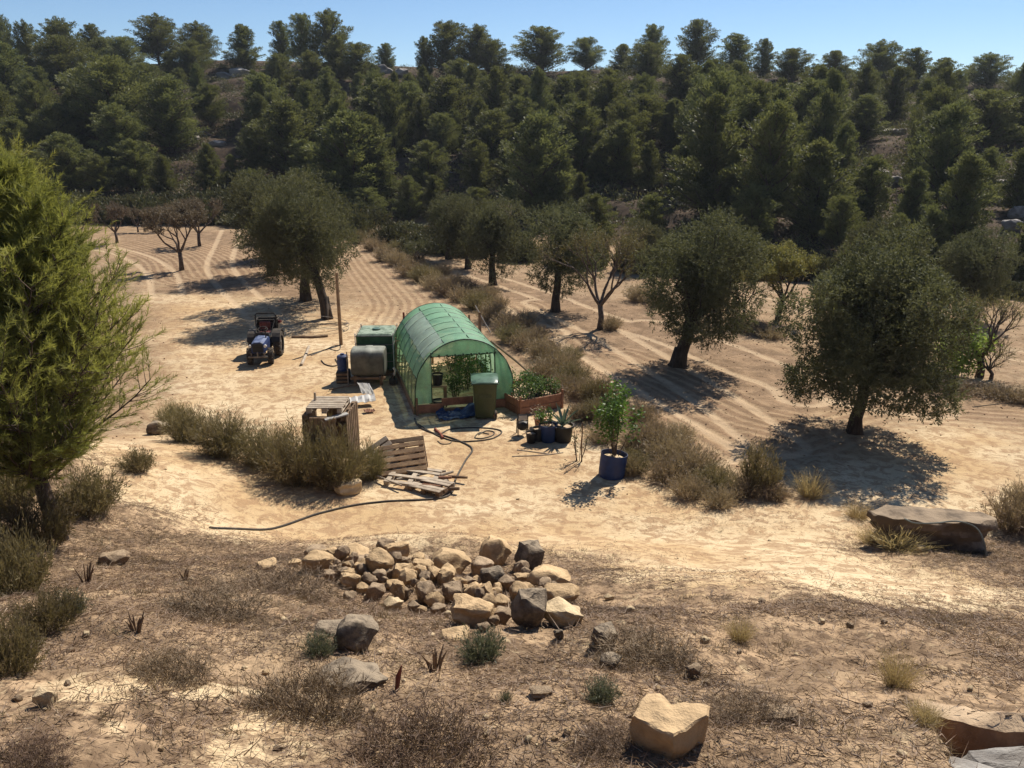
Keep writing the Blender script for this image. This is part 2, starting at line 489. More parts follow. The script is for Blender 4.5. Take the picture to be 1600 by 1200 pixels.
class MB:
    def __init__(s): s.v = []; s.f = []; s.sm = []
    def add(s, V, F, smooth=False, mat=None):
        o = len(s.v)
        for p in V:
            p = Vector(p)
            if mat is not None: p = mat @ p
            s.v.append(tuple(p))
        for f in F: s.f.append(tuple(i + o for i in f)); s.sm.append(smooth)
        return s
    def box(s, c, d, mat=None, rot=None, ch=0.0):
        """box with chamfered edges: centre, full size"""
        hx, hy, hz_ = d[0] / 2, d[1] / 2, d[2] / 2
        q = min(ch, .45 * min(d)) if ch else 0
        T = Matrix.Translation(c)
        if rot is not None:
            from mathutils import Euler
            T = T @ Euler(rot).to_matrix().to_4x4()
        if mat is not None: T = mat @ T
        if not q:
            V = [(x, y, z) for x in (-hx, hx) for y in (-hy, hy) for z in (-hz_, hz_)]
            F = [(0, 1, 3, 2), (4, 6, 7, 5), (0, 4, 5, 1), (2, 3, 7, 6), (0, 2, 6, 4), (1, 5, 7, 3)]
            return s.add(V, F, False, T)
        V = []; idx = {}
        for sx in (-1, 1):
            for sy in (-1, 1):
                for sz in (-1, 1):
                    for ax in range(3):
                        p = [sx * (hx - (0 if ax == 0 else q)), sy * (hy - (0 if ax == 1 else q)), sz * (hz_ - (0 if ax == 2 else q))]
                        idx[(sx, sy, sz, ax)] = len(V); V.append(p)
        F = []
        for sx in (-1, 1):
            F.append([idx[(sx, a, b, 0)] for a, b in ((-1, -1), (1, -1), (1, 1), (-1, 1))][::sx])
            F.append([idx[(a, sx, b, 1)] for a, b in ((-1, -1), (-1, 1), (1, 1), (1, -1))][::sx])
            F.append([idx[(a, b, sx, 2)] for a, b in ((-1, -1), (1, -1), (1, 1), (-1, 1))][::sx])
        for a in (-1, 1):
            for b in (-1, 1):
                F.append([idx[(a, b, -1, 0)], idx[(a, b, 1, 0)], idx[(a, b, 1, 1)], idx[(a, b, -1, 1)]])
                F.append([idx[(a, -1, b, 0)], idx[(a, 1, b, 0)], idx[(a, 1, b, 2)], idx[(a, -1, b, 2)]])
                F.append([idx[(-1, a, b, 1)], idx[(1, a, b, 1)], idx[(1, a, b, 2)], idx[(-1, a, b, 2)]])
                for c_ in (-1, 1): F.append([idx[(a, b, c_, 0)], idx[(a, b, c_, 1)], idx[(a, b, c_, 2)]])
        return s.add(V, F, False, T)
    def tube(s, pts, rad, n=8, mat=None, cap=True, smooth=True):
        V, F = tube_vf(pts, rad, n, cap)
        return s.add(V, F, smooth, mat)
    def lathe(s, prof, n=20, mat=None, smooth=True, sx=1, sy=1):
        """profile of (r, z) turned about z"""
        V = []; F = []
        for r, z in prof:
            for k in range(n):
                a = 2 * math.pi * k / n; V.append((r * math.cos(a) * sx, r * math.sin(a) * sy, z))
        for i in range(len(prof) - 1):
            for k in range(n):
                F.append((i * n + k, i * n + (k + 1) % n, (i + 1) * n + (k + 1) % n, (i + 1) * n + k))
        return s.add(V, F, smooth, mat)
    def build(s, name, mt, parent=None, loc=None, rz=None):
        me = bpy.data.meshes.new(name); me.from_pydata(s.v, [], s.f)
        bm = bmesh.new(); bm.from_mesh(me); bmesh.ops.recalc_face_normals(bm, faces=bm.faces); bm.to_mesh(me); bm.free()
        me.polygons.foreach_set('use_smooth', s.sm)
        if any(s.sm):
            try: me.set_sharp_from_angle(angle=R(40))
            except Exception: pass
        return link(name, me, mt, parent, loc, (0, 0, rz) if rz is not None else None)

def tube_vf(pts, rad, n=8, cap=True):
    P = [Vector(p) for p in pts]
    if isinstance(rad, (int, float)): rad = [rad] * len(P)
    V = []; F = []
    u = None
    for i, p in enumerate(P):
        t = (P[min(i + 1, len(P) - 1)] - P[max(i - 1, 0)])
        t = t.normalized() if t.length > 1e-9 else Vector((0, 0, 1))
        if u is None:
            u = t.orthogonal().normalized()
        else:
            u = (u - t * u.dot(t))
            u = u.normalized() if u.length > 1e-6 else t.orthogonal().normalized()
        v = t.cross(u)
        for k in range(n):
            a = 2 * math.pi * k / n
            V.append(p + (u * math.cos(a) + v * math.sin(a)) * rad[i])
    for i in range(len(P) - 1):
        for k in range(n):
            F.append((i * n + k, i * n + (k + 1) % n, (i + 1) * n + (k + 1) % n, (i + 1) * n + k))
    if cap:
        F.append(tuple(range(n - 1, -1, -1))); F.append(tuple((len(P) - 1) * n + k for k in range(n)))
    return V, F

# leaves as small folded diamonds --------------------------------------
def unit(a):
    return a / (np.linalg.norm(a, axis=-1, keepdims=True) + 1e-9)
def leaves(P, D, ln, wd, rng, taper=True):
    """diamond leaves at P pointing along D; ln, wd arrays or scalars -> V, F (quads)"""
    n = len(P)
    D = unit(D)
    S = unit(np.cross(D, rng.normal(size=(n, 3))))
    ln = np.broadcast_to(ln, (n,))[:, None]; wd = np.broadcast_to(wd, (n,))[:, None]
    V = np.stack([P, P + D * ln * .45 + S * wd * .5, P + D * ln, P + D * ln * .45 - S * wd * .5], 1).reshape(-1, 3)
    F = np.arange(4 * n).reshape(n, 4)
    return V, F
def needles(P, D, ln, wd, rng):
    n = len(P); D = unit(D)
    S = unit(np.cross(D, rng.normal(size=(n, 3))))
    ln = np.broadcast_to(ln, (n,))[:, None]; wd = np.broadcast_to(wd, (n,))[:, None]
    V = np.stack([P - S * wd * .5, P + S * wd * .5, P + D * ln], 1).reshape(-1, 3)
    return V, np.arange(3 * n).reshape(n, 3)
# ------------------------------------------------------------------ ground
def build_ground():
    ox, oy = 0.0, -4.0
    rr = np.concatenate([np.geomspace(2.2, 62, 690, endpoint=False), np.geomspace(62, 150, 130, endpoint=False), np.geomspace(150, 900, 24)])
    aa = np.concatenate([np.linspace(-78, -36, 50, endpoint=False), np.linspace(-36, 36, 390, endpoint=False), np.linspace(36, 78, 51)])
    A, Rr = np.meshgrid(np.radians(aa), rr)
    X = (ox + Rr * np.sin(A)).ravel(); Y = (oy + Rr * np.cos(A)).ravel()
    lt, sd, pl, hm = masks(X, Y); bm_, bd = band_of(X, Y); td = track_of(X, Y)
    Z = full_h(X, Y, lt, pl, bm_, bd, td)
    nr, na = len(rr), len(aa)
    i = np.arange((nr - 1) * (na - 1)); a = (i // (na - 1)) * na + i % (na - 1)
    F = np.stack([a, a + 1, a + na + 1, a + na], 1)
    me = np_mesh('ground', np.stack([X, Y, Z], 1), F, smooth=True)
    for nm, val in (('litter', lt), ('sand', sd), ('plow', pl), ('hill', hm), ('band', bm_), ('bandd', bd), ('trackd', np.minimum(td, 9))):
        at = me.attributes.new(nm, 'FLOAT', 'POINT'); at.data.foreach_set('value', val.astype(np.float32))
    m, N, L = newmat('earth')
    b = N['Principled BSDF']; b.inputs['Roughness'].default_value = .95; b.inputs['Specular IOR Level'].default_value = .1
    tc = N.new('ShaderNodeTexCoord'); v = tc.outputs['Object']
    def A_(nm):
        x = N.new('ShaderNodeAttribute'); x.attribute_name = nm; return x.outputs['Fac']
    big = noise_(N, L, v, .35, 5, .6); mid = noise_(N, L, v, 1.7, 6, .65, .4); fine = noise_(N, L, v, 9, 5, .7); grain = noise_(N, L, v, 45, 3, .7)
    mp = N.new('ShaderNodeMapping'); mp.inputs['Scale'].default_value = (1, 1.1, 1); mp.inputs['Rotation'].default_value = (0, 0, .5); L.new(v, mp.inputs[0])
    streak = noise_(N, L, mp.outputs[0], 3.6, 7, .72, .8)
    sand = mixc(N, L, ramp_(N, L, big, .35, .65), (.50, .345, .185), (.66, .52, .33))
    sand = mixc(N, L, ramp_(N, L, streak, .45, .58, 0, .8), sand, (.33, .205, .112))
    sand = mixc(N, L, ramp_(N, L, fine, .56, .70, 0, .6), sand, (.26, .17, .105))
    soil = mixc(N, L, ramp_(N, L, mid, .32, .68), (.155, .10, .060), (.31, .208, .127))
    soil = mixc(N, L, ramp_(N, L, fine, .5, .7, 0, .7), soil, (.11, .066, .042))
    lit = mixc(N, L, ramp_(N, L, mid, .38, .62), (.20, .135, .083), (.42, .29, .175))
    lit = mixc(N, L, ramp_(N, L, fine, .46, .60, 0, .85), lit, (.115, .075, .046))
    lit = mixc(N, L, ramp_(N, L, streak, .57, .68, 0, .8), lit, (.50, .38, .23))
    lit = mixc(N, L, ramp_(N, L, big, .58, .70, 0, .35), lit, (.42, .31, .19))
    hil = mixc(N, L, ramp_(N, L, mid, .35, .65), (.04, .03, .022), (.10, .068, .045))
    c = mixc(N, L, ramp_(N, L, A_('plow'), .0, 1.0, 0, .95), sand, soil)
    # edge between bare sand and litter broken up by the fine noise
    le = math_(N, L, 'ADD', A_('litter'), math_(N, L, 'MULTIPLY_ADD', streak, 2.2, c=-1.1))
    c = mixc(N, L, ramp_(N, L, le, .25, .65), c, lit)
    # harrow lines
    dn = math_(N, L, 'ADD', A_('bandd'), math_(N, L, 'MULTIPLY_ADD', mid, .22, c=-.11))
    st = math_(N, L, 'SINE', math_(N, L, 'MULTIPLY', dn, 2 * math.pi / .34))
    sm = math_(N, L, 'MULTIPLY', ramp_(N, L, st, -.2, .8), A_('band'))
    sm = math_(N, L, 'MULTIPLY', sm, ramp_(N, L, mid, .25, .55, .3, 1))
    c = mixc(N, L, math_(N, L, 'MULTIPLY', sm, .34), c, (.22, .13, .075))
    sp_ = math_(N, L, 'MULTIPLY', ramp_(N, L, st, .3, -.9), A_('band'))
    c = mixc(N, L, math_(N, L, 'MULTIPLY', sp_, .3), c, (.52, .37, .22))
    # wheel ruts of packed pale dust
    rd = math_(N, L, 'ABSOLUTE', math_(N, L, 'SUBTRACT', math_(N, L, 'ADD', A_('trackd'), math_(N, L, 'MULTIPLY_ADD', mid, .18, c=-.09)), .6))
    rm = math_(N, L, 'MULTIPLY', ramp_(N, L, rd, .07, .20, 1, 0), ramp_(N, L, streak, .3, .5, .55, 1))
    c = mixc(N, L, math_(N, L, 'MULTIPLY', rm, .5), c, (.60, .45, .29))
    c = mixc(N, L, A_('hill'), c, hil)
    c = mixc(N, L, ramp_(N, L, grain, .35, .75, 0, .22), c, (.14, .095, .06))
    L.new(c, b.inputs['Base Color'])
    hh = math_(N, L, 'ADD', math_(N, L, 'MULTIPLY', fine, .6), math_(N, L, 'MULTIPLY', grain, .18))
    hh = math_(N, L, 'ADD', hh, math_(N, L, 'MULTIPLY', mid, .6))
    bp = N.new('ShaderNodeBump'); bp.inputs['Strength'].default_value = .9; bp.inputs['Distance'].default_value = .05
    L.new(hh, bp.inputs['Height']); L.new(bp.outputs[0], b.inputs['Normal'])
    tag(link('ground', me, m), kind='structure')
build_ground()

# ------------------------------------------------------------------ plants: builders
def far_pine(seed, kind):
    """unit-height Aleppo pine: V,F for crown, and trunk tube"""
    rng = np.random.default_rng(seed); rnd = random.Random(seed)
    lobes = []
    if kind == 'cone': z0, nl = .07, 105
    elif kind == 'round': z0, nl = .20, 105
    else: z0, nl = .10, 110
    limbs = MB()
    bend = [(rnd.uniform(-.02, .02), rnd.uniform(-.02, .02)) for _ in range(6)]
    def axis(z):
        i = min(int(z * 5), 4); f = z * 5 - i
        return Vector((bend[i][0] * (1 - f) + bend[i + 1][0] * f, bend[i][1] * (1 - f) + bend[i + 1][1] * f, z))
    for k in range(nl):
        f = (k + rnd.random() * .8) / nl
        z = z0 + (0.95 - z0) * f
        if kind == 'cone': env = .26 * (1 - f) ** .62 * (.55 + .45 * min(1, f * 5)) + .02
        elif kind == 'round': env = .31 * math.sqrt(max(0.03, 1 - ((f - .36) / .66) ** 2)) 
        else: env = .225 * math.sqrt(max(.03, 1 - ((f - .34) / .68) ** 2)) + .02 * math.sin(f * 14 + seed)
        a = k * 2.399 + rnd.uniform(-.6, .6)
        rad = env * (rnd.uniform(.55, 1.08) if k % 4 else rnd.uniform(.1, .5))
        lr = rnd.uniform(.050, .100) * (1.10 - .38 * f)
        c = axis(z) + Vector((math.cos(a) * rad, math.sin(a) * rad, rnd.uniform(-.02, .02)))
        if kind == 'round': lr *= 1.15
        lobes.append((c, lr, axis(max(.05, z - .05 - rad * .35))))
        if rad > .09 and k % 2:
            s = axis(max(.06, z - .12 - rad * .3)); md = s.lerp(c, .5) - Vector((0, 0, .02))
            limbs.tube([s, md, c], [.008, .006, .002], 4, cap=False)
    P = []; D = []; W = []
    for c, lr, s0 in lobes:
        n = int(255 * (lr / .08) ** 1.5)
        d = unit(rng.normal(size=(n, 3)))
        d[:, 2] = np.where(rng.random(n) < .6, np.abs(d[:, 2]), d[:, 2])
        rr = lr * (rng.random(n) ** .4)[:, None] * (1 + .25 * rng.normal(size=(n, 1)) * .6)
        tt = np.clip(rng.random(n) ** .5, .25, 1)[:, None]
        ax_ = np.array(c) - np.array(s0); tip_ = np.array([0, 0, .028]) * tt ** 2
        P.append(np.array(s0) + ax_ * (tt * 1.12) + tip_ + d * rr * (.35 + .55 * np.sin(np.pi * tt ** 1.6)) * np.array([.85, .85, 1.0]))
        D.append(d * .8 + rng.normal(size=(n, 3)) * .45 + np.array([0, 0, .75]) + unit(ax_[None])[0] * .8)
    P = np.concatenate(P); D = np.concatenate(D)
    V, F = leaves(P, D, rng.uniform(.016, .031, len(P)), rng.uniform(.0065, .011, len(P)), rng)
    crown = np_mesh('crown', V, F, rng.random(len(F)))
    crown.materials.append(M['pine'])
    crown['wid'] = float(np.percentile(np.abs(P[:, :2]), 97) * 2)
    limbs.tube([axis(z) if z > 0 else Vector((0, 0, -.06)) for z in (0, .12, .3, .5, .7, .9)], [.022, .017, .014, .011, .007, .002], 7)
    me = bpy.data.meshes.new('trunk'); me.from_pydata(limbs.v, [], limbs.f); me.materials.append(M['bark_pine'])
    me.polygons.foreach_set('use_smooth', [True] * len(me.polygons))
    return crown, me

PINES = [far_pine(100 + i, k) for i, k in enumerate(['round', 'round', 'round', 'tall', 'tall', 'tall', 'cone', 'cone', 'cone'])]
KIDX = {'r': (0, 1, 2), 't': (3, 4, 5), 'c': (6, 7, 8)}
WID = {k: sum(PINES[i][0]['wid'] for i in v) / 3 for k, v in KIDX.items()}

def put_pine(name, loc, h, wfac, kind, k, label, group, rz=0):
    cr, tr = PINES[KIDX[kind][k % 3]]
    t = thing(name, label, 'tree', loc, rz, group)
    t.scale = (h * wfac, h * wfac, h)
    link('trunk', tr, None, t); link('crown', cr, None, t)
    return t

# (x of middle, top row, base row, width, kind) as read off the photograph
PL = [(6,18,95,36,'r'),(45,30,95,36,'r'),(100,26,105,66,'r'),(150,35,105,34,'t'),(198,54,120,54,'r'),(250,21,100,64,'r'),(312,33,102,52,'r'),
 (381,36,88,44,'c'),(443,30,100,32,'t'),(475,17,92,40,'r'),(516,13,88,56,'r'),(15,62,170,72,'t'),(63,120,218,46,'t'),(105,52,150,80,'r'),
 (130,138,236,76,'t'),(185,84,232,120,'r'),(270,115,236,76,'t'),(300,62,126,52,'r'),(268,80,130,38,'c'),(168,56,120,50,'r'),(232,96,170,60,'r'),
 (10,140,215,52,'c'),(259,240,302,36,'c'),(415,112,205,62,'t'),(450,150,275,82,'t'),(470,120,190,44,'c'),(437,82,140,50,'t'),(490,78,140,42,'t'),
 (530,52,125,38,'t'),(535,145,300,64,'c'),(515,115,190,44,'t'),(364,240,285,26,'c'),(330,128,200,44,'r'),
 (700,30,102,64,'r'),(745,38,100,54,'r'),(663,55,98,24,'t'),(847,40,105,78,'r'),(915,56,104,46,'r'),(972,67,118,34,'t'),(1019,36,112,40,'r'),
 (560,64,130,52,'r'),(604,66,112,26,'t'),(768,60,118,48,'r'),(600,118,212,86,'t'),(720,90,170,70,'t'),(700,116,215,74,'t'),(768,115,190,52,'t'),
 (812,115,190,58,'r'),(842,118,190,50,'r'),(880,114,200,54,'t'),(950,105,190,58,'t'),(1010,64,130,60,'r'),(768,168,268,68,'t'),(808,147,240,54,'t'),
 (838,170,335,92,'t'),(795,220,300,42,'c'),(710,168,236,32,'c'),(670,217,305,58,'t'),(677,272,335,36,'c'),(908,155,275,70,'t'),(970,185,288,58,'t'),
 (1005,145,235,82,'r'),(1046,155,235,34,'t'),(1012,218,300,38,'c'),(908,277,322,28,'c'),(550,168,322,104,'t'),(584,174,312,60,'t'),(640,125,215,56,'t'),
 (1087,28,110,52,'r'),(1148,50,118,52,'t'),(1192,58,120,28,'t'),(1235,74,130,56,'r'),(1300,77,138,50,'t'),(1323,105,140,20,'t'),(1370,62,140,64,'r'),
 (1425,72,145,46,'t'),(1466,88,155,60,'t'),(1540,82,140,58,'r'),(1584,110,160,42,'r'),(1060,82,160,52,'t'),(1112,90,160,38,'t'),(1150,92,175,46,'t'),
 (1172,122,190,42,'t'),(1393,100,192,46,'t'),(1255,122,215,88,'r'),(1345,145,222,76,'t'),(1107,142,335,98,'c'),(1197,150,350,92,'t'),(1268,214,372,96,'c'),
 (1465,168,270,68,'t'),(1535,138,240,104,'r'),(1540,228,305,42,'t'),(1488,235,405,88,'c'),(1596,335,440,60,'c'),(1052,152,230,42,'c'),(1300,180,240,50,'t'),
 (1585,150,230,50,'t'),(940,215,290,40,'t'),(745,215,300,46,'t'),(1068,215,310,50,'t'),(480,215,290,50,'t'),(195,160,262,70,'t'),(95,160,260,60,'t'),
 (30,180,270,60,'t'),(400,190,270,44,'t'),(590,230,320,50,'c'),(1420,260,360,50,'c'),(1590,230,330,60,'t'),(1140,230,345,56,'c'),(880,235,320,46,'c'),
 (112,205,300,66,'t'),(215,215,300,54,'t'),(60,232,300,60,'t'),(330,222,298,40,'c'),(162,240,306,46,'r'),(1352,240,350,60,'t'),(1445,322,425,56,'c'),(1172,285,392,58,'t'),(1012,300,396,54,'t'),(640,272,346,40,'t'),
 (1310,300,395,50,'r'),(930,300,380,50,'t'),(575,290,345,50,'r'),(745,290,350,44,'r'),(1395,330,410,46,'t'),(470,262,320,50,'r'),(395,262,320,40,'r')]
FOREST = []
def tier_of(p):
    yb = float(np.interp(p[0], [-80, -6, 2, 8, 14, 22, 40, 90], [61, 59, 52, 46, 40, 35, 31, 28]))
    yr = float(np.interp(p[0], [-90, -20, 20, 90], [120, 114, 108, 96]))
    t = (p[1] - yb) / (yr - yb)
    return 'skyline' if t > .80 else 'upper slope' if t > .5 else 'middle slope' if t > .2 else 'foot of the hill'
def land_of(px):
    for lim, s in ((170, 'above the big near pine'), (350, 'above the bare almond trees'), (560, 'above the leaning olive'), (700, 'above the green bank of scrub'),
                   (850, 'behind the tunnel greenhouse'), (1000, 'above the two middle olives'), (1190, 'above the rounded olive'), (1440, 'above the largest olive'), (9999, 'at the right edge')):
        if px < lim: return s
SHP = {'r': 'round crowned', 't': 'tall billowing', 'c': 'pointed'}
rndp = random.Random(5)
items = []
for (px, yt, yb_, wd, k) in PL:
    p = gp(px, yb_, 106)
    h = max(2.2, height_to(p, yt))
    wm = wd * zc(p) / FPX
    FOREST.append((p.x, p.y, wm / 2))
    items.append([p, h, wm, k, px])
ORD = ['first', 'second', 'third', 'fourth', 'fifth', 'sixth', 'seventh', 'eighth', 'ninth', 'tenth', 'eleventh', 'twelfth', 'thirteenth', 'fourteenth']
buckets = {}
for it in items: buckets.setdefault((tier_of(it[0]), land_of(it[4]), it[3]), []).append(it)
for key, lst in buckets.items():
    lst.sort(key=lambda i: i[4])
    for j, it in enumerate(lst):
        p, h, wm, k, px = it
        where = {'skyline': 'on the skyline', 'upper slope': 'on the upper slope', 'middle slope': 'halfway up the hill', 'foot of the hill': 'at the hill foot'}[key[0]]
        lab = f"{SHP[k]} pine {where} {key[1]}"
        if len(lst) > 1: lab += f", {ORD[j]} along"
        wf = wm / (h * WID[k]) * 1.0
        put_pine('pine_tree', (p.x, p.y, p.z - .03 * h), h, max(.75, min(2.1, wf)) , k, rndp.randrange(3), lab, 'pines of the wooded hillside', rndp.uniform(0, 6.28))
# the crowded ones between and behind them
nfill = 0; tries = 0
while nfill < 130 and tries < 9000:
    tries += 1
    x = rndp.uniform(-85, 80); 
    yb_ = float(np.interp(x, [-80, -6, 2, 8, 14, 22, 40, 90], [61, 59, 52, 46, 40, 35, 31, 28]))
    y = rndp.uniform(yb_ + 12, 107)
    if abs(x / y) > .72 or any(math.hypot(x - a, y - b) < 1.7 + .55 * c for a, b, c in FOREST): continue
    z = float(smooth_h(x, y))
    ppx, ppy = proj(x, y, z)
    h = rndp.uniform(3.6, 6.8)
    if 330 < ppx < 400 and ppy < 200: continue
    if 200 < ppx < 380 and 170 < ppy < 260: continue
    if ppx > 1530 and 190 < ppy < 400 or 1325 < ppx < 1425 and 190 < ppy < 350: continue
    if y > 96: h *= .55
    if ppy - h * FPX / y < 104: continue
    FOREST.append((x, y, 1.5)); nfill += 1
    k = rndp.choice('ttcr')
    put_pine('pine_tree', (x, y, z - .1), h, rndp.uniform(.9, 1.3), k, rndp.randrange(3), f"small pine crowded between bigger ones on the {tier_of((x, y))} {land_of(ppx)}", f"small pines on the {tier_of((x, y))} {land_of(ppx)}", rndp.uniform(0, 6.28))

# undergrowth of the hillside: one uncountable mass of bushes
def undergrowth():
    rng = np.random.default_rng(9)
    P = []; D = []; S = []
    n = 2900
    xs = rng.uniform(-75, 75, n * 3); u = rng.random(n * 3) ** 1.1
    yb_ = np.interp(xs, [-80, -6, 2, 8, 14, 22, 40, 90], [61, 59, 52, 46, 40, 35, 31, 28])
    ys = yb_ - .5 + u * (112 - yb_)
    keep = (np.abs(xs / ys) < .72) & (fbm(xs, ys, 9, 3, 55) > -.5)
    xs, ys = xs[keep][:n], ys[keep][:n]
    zs = smooth_h(xs, ys)
    for x, y, z in zip(xs, ys, zs):
        r = rng.uniform(.35, 1.05) * (1.3 if y < 75 else 1); k = int(50 + 50 * r)
        d = unit(rng.normal(size=(k, 3))); d[:, 2] = np.abs(d[:, 2])
        P.append(np.array([x, y, z - .05]) + d * (rng.random((k, 1)) ** .35) * np.array([r, r, r * .8]))
        D.append(d + rng.normal(size=(k, 3)) * .6)
    P = np.concatenate(P); D = np.concatenate(D)
    V, F = leaves(P, D, rng.uniform(.14, .30, len(P)), rng.uniform(.05, .10, len(P)), rng)
    me = np_mesh('undergrowth', V, F, rng.random(len(F)))
    tag(link('undergrowth', me, M['scrub']), 'dark low scrub covering the slope beneath the hillside pines', 'undergrowth', kind='stuff')
undergrowth()

# rocks -------------------------------------------------------------------
def rock_mesh(seed, npts=16, flat=1.0, sub=1):
    rnd = random.Random(seed); npts += 8; sub = 2
    bm = bmesh.new()
    for i in range(npts):
        v = Vector((rnd.gauss(0, 1), rnd.gauss(0, 1), rnd.gauss(0, 1))).normalized()
        # squarish stones
        m = max(abs(v.x), abs(v.y), abs(v.z))
        v = v.lerp(v / m, .40) * rnd.uniform(.84, .97)
        v.z *= flat
        bm.verts.new(v * .5)
    bmesh.ops.convex_hull(bm, input=bm.verts)
    for v in [v for v in bm.verts if not v.link_faces]: bm.verts.remove(v)
    bmesh.ops.bevel(bm, geom=bm.edges[:], offset=.03, segments=1, affect='EDGES', clamp_overlap=True)
    bmesh.ops.triangulate(bm, faces=bm.faces[:])
    for _ in range(sub):
        bmesh.ops.subdivide_edges(bm, edges=[e for e in bm.edges if e.calc_length() > .14], cuts=1)
        bmesh.ops.triangulate(bm, faces=bm.faces[:])
    bmesh.ops.smooth_vert(bm, verts=bm.verts, factor=.5)
    for v in bm.verts:
        n = mnoise.noise(v.co * 4 + Vector((seed, 0, 0))) * .06 + mnoise.noise(v.co * 3 + Vector((seed, seed, 5))) * .06 + mnoise.noise(v.co * 11 + Vector((0, seed, 0))) * .022
        v.co += v.co.normalized() * n
    me = bpy.data.meshes.new('stone'); bm.to_mesh(me); bm.free()
    me.polygons.foreach_set('use_smooth', [True] * len(me.polygons))
    try: me.set_sharp_from_angle(angle=R(32))
    except Exception: pass
    return me
ROCKS = {}
def rock(name, mat, k, loc, size, rot, label, cat='stone', group=None):
    key = (mat, k)
    if key not in ROCKS:
        me = rock_mesh(k * 7 + 3, 12 + (k % 4) * 3, 1.0); me.materials.append(M[mat]); ROCKS[key] = me
    o = link(name, ROCKS[key], None, None, loc, rot, size)
    return tag(o, label, cat, group)

# pale ledges breaking out of the wooded slope
LEDG = [(375, 112, 30, 12), (352, 118, 26, 9), (340, 224, 22, 8), (318, 208, 20, 6), (305, 218, 16, 10), (80, 236, 30, 7), (600, 108, 24, 12), (628, 112, 18, 8), (1395, 205, 34, 9), (1372, 270, 36, 9),
        (1340, 268, 22, 7), (1400, 280, 26, 9), (1345, 320, 22, 8), (1560, 285, 34, 9), (1590, 280, 30, 12), (1575, 315, 36, 14), (1592, 330, 30, 16), (1580, 350, 26, 14), (1290, 365, 22, 12),
        (1560, 200, 34, 10), (1585, 215, 24, 8), (1360, 205, 20, 7), (960, 172, 20, 6), (215, 245, 22, 6), (1060, 300, 22, 8), (1480, 190, 18, 7), (700, 270, 18, 5)]
for i, (px, py, wd, ht) in enumerate(LEDG):
    p = gp(px, py + ht / 2); s = zc(p) / FPX
    ledn = sum(1 for q in LEDG[:i] if land_of(q[0]) == land_of(px))
    rock('rock_ledge', 'rock_hill', i % 5, (p.x, p.y, p.z + ht * s * .25), (wd * s * 1.35, wd * s * .9, ht * s * 1.7), (rndp.uniform(-.1, .1), rndp.uniform(-.1, .1), rndp.uniform(-.3, .3)),
         f"grey weathered rock ledge between the pines {land_of(px)}, {ORD[ledn]} of them", 'rock', 'rock ledges on the wooded slope')

# branching trees -----------------------------------------------------------
def grow(mb, p, d, L, r, depth, rnd, tips, up=.15, spread=.6, nb=(2, 3), lf=.72, tw=None):
    """limb of a tree, then its forks; tips collect the ends of fine twigs"""
    n = 3; pts = [p.copy()]; q = p.copy(); dd = d.copy()
    for i in range(n):
        dd = (dd + Vector((rnd.gauss(0, .13), rnd.gauss(0, .13), rnd.gauss(0, .08) + up * .3))).normalized()
        q = q + dd * L / n; pts.append(q.copy())
    r2 = r * .66
    sides = 8 if r > .05 else 5 if r > .015 else 3
    mb.tube(pts, [r, r * .9, r * .8, r2], sides, cap=depth == 0)
    if depth == 0:
        tips.append((q, dd)); return
    if depth <= 2:
        tips.append((pts[2], dd))
    for i in range(rnd.randint(*nb)):
        a = rnd.uniform(0, 6.28); o = dd.orthogonal().normalized(); o.rotate(Matrix.Rotation(a, 3, dd))
        nd = (dd + o * rnd.uniform(.5, 1.2) * spread + Vector((0, 0, up))).normalized()
        grow(mb, q, nd, L * lf * rnd.uniform(.8, 1.15), r2 * rnd.uniform(.72, .95), depth - 1, rnd, tips, up, spread, nb, lf)

def limb(mb, a, b, r0, r1, rnd, n=5, wig=.06, sides=8, sag=0):
    a = Vector(a); b = Vector(b); L = (b - a).length
    pts = []; rs = []
    for i in range(n + 1):
        t = i / n
        o = Vector((rnd.gauss(0, wig), rnd.gauss(0, wig), rnd.gauss(0, wig))) * L * (0 if i in (0, n) else 1)
        pts.append(a.lerp(b, t) + o + Vector((0, 0, sag * L * math.sin(math.pi * t)))); rs.append(r0 + (r1 - r0) * t)
    mb.tube(pts, rs, sides)
    return pts

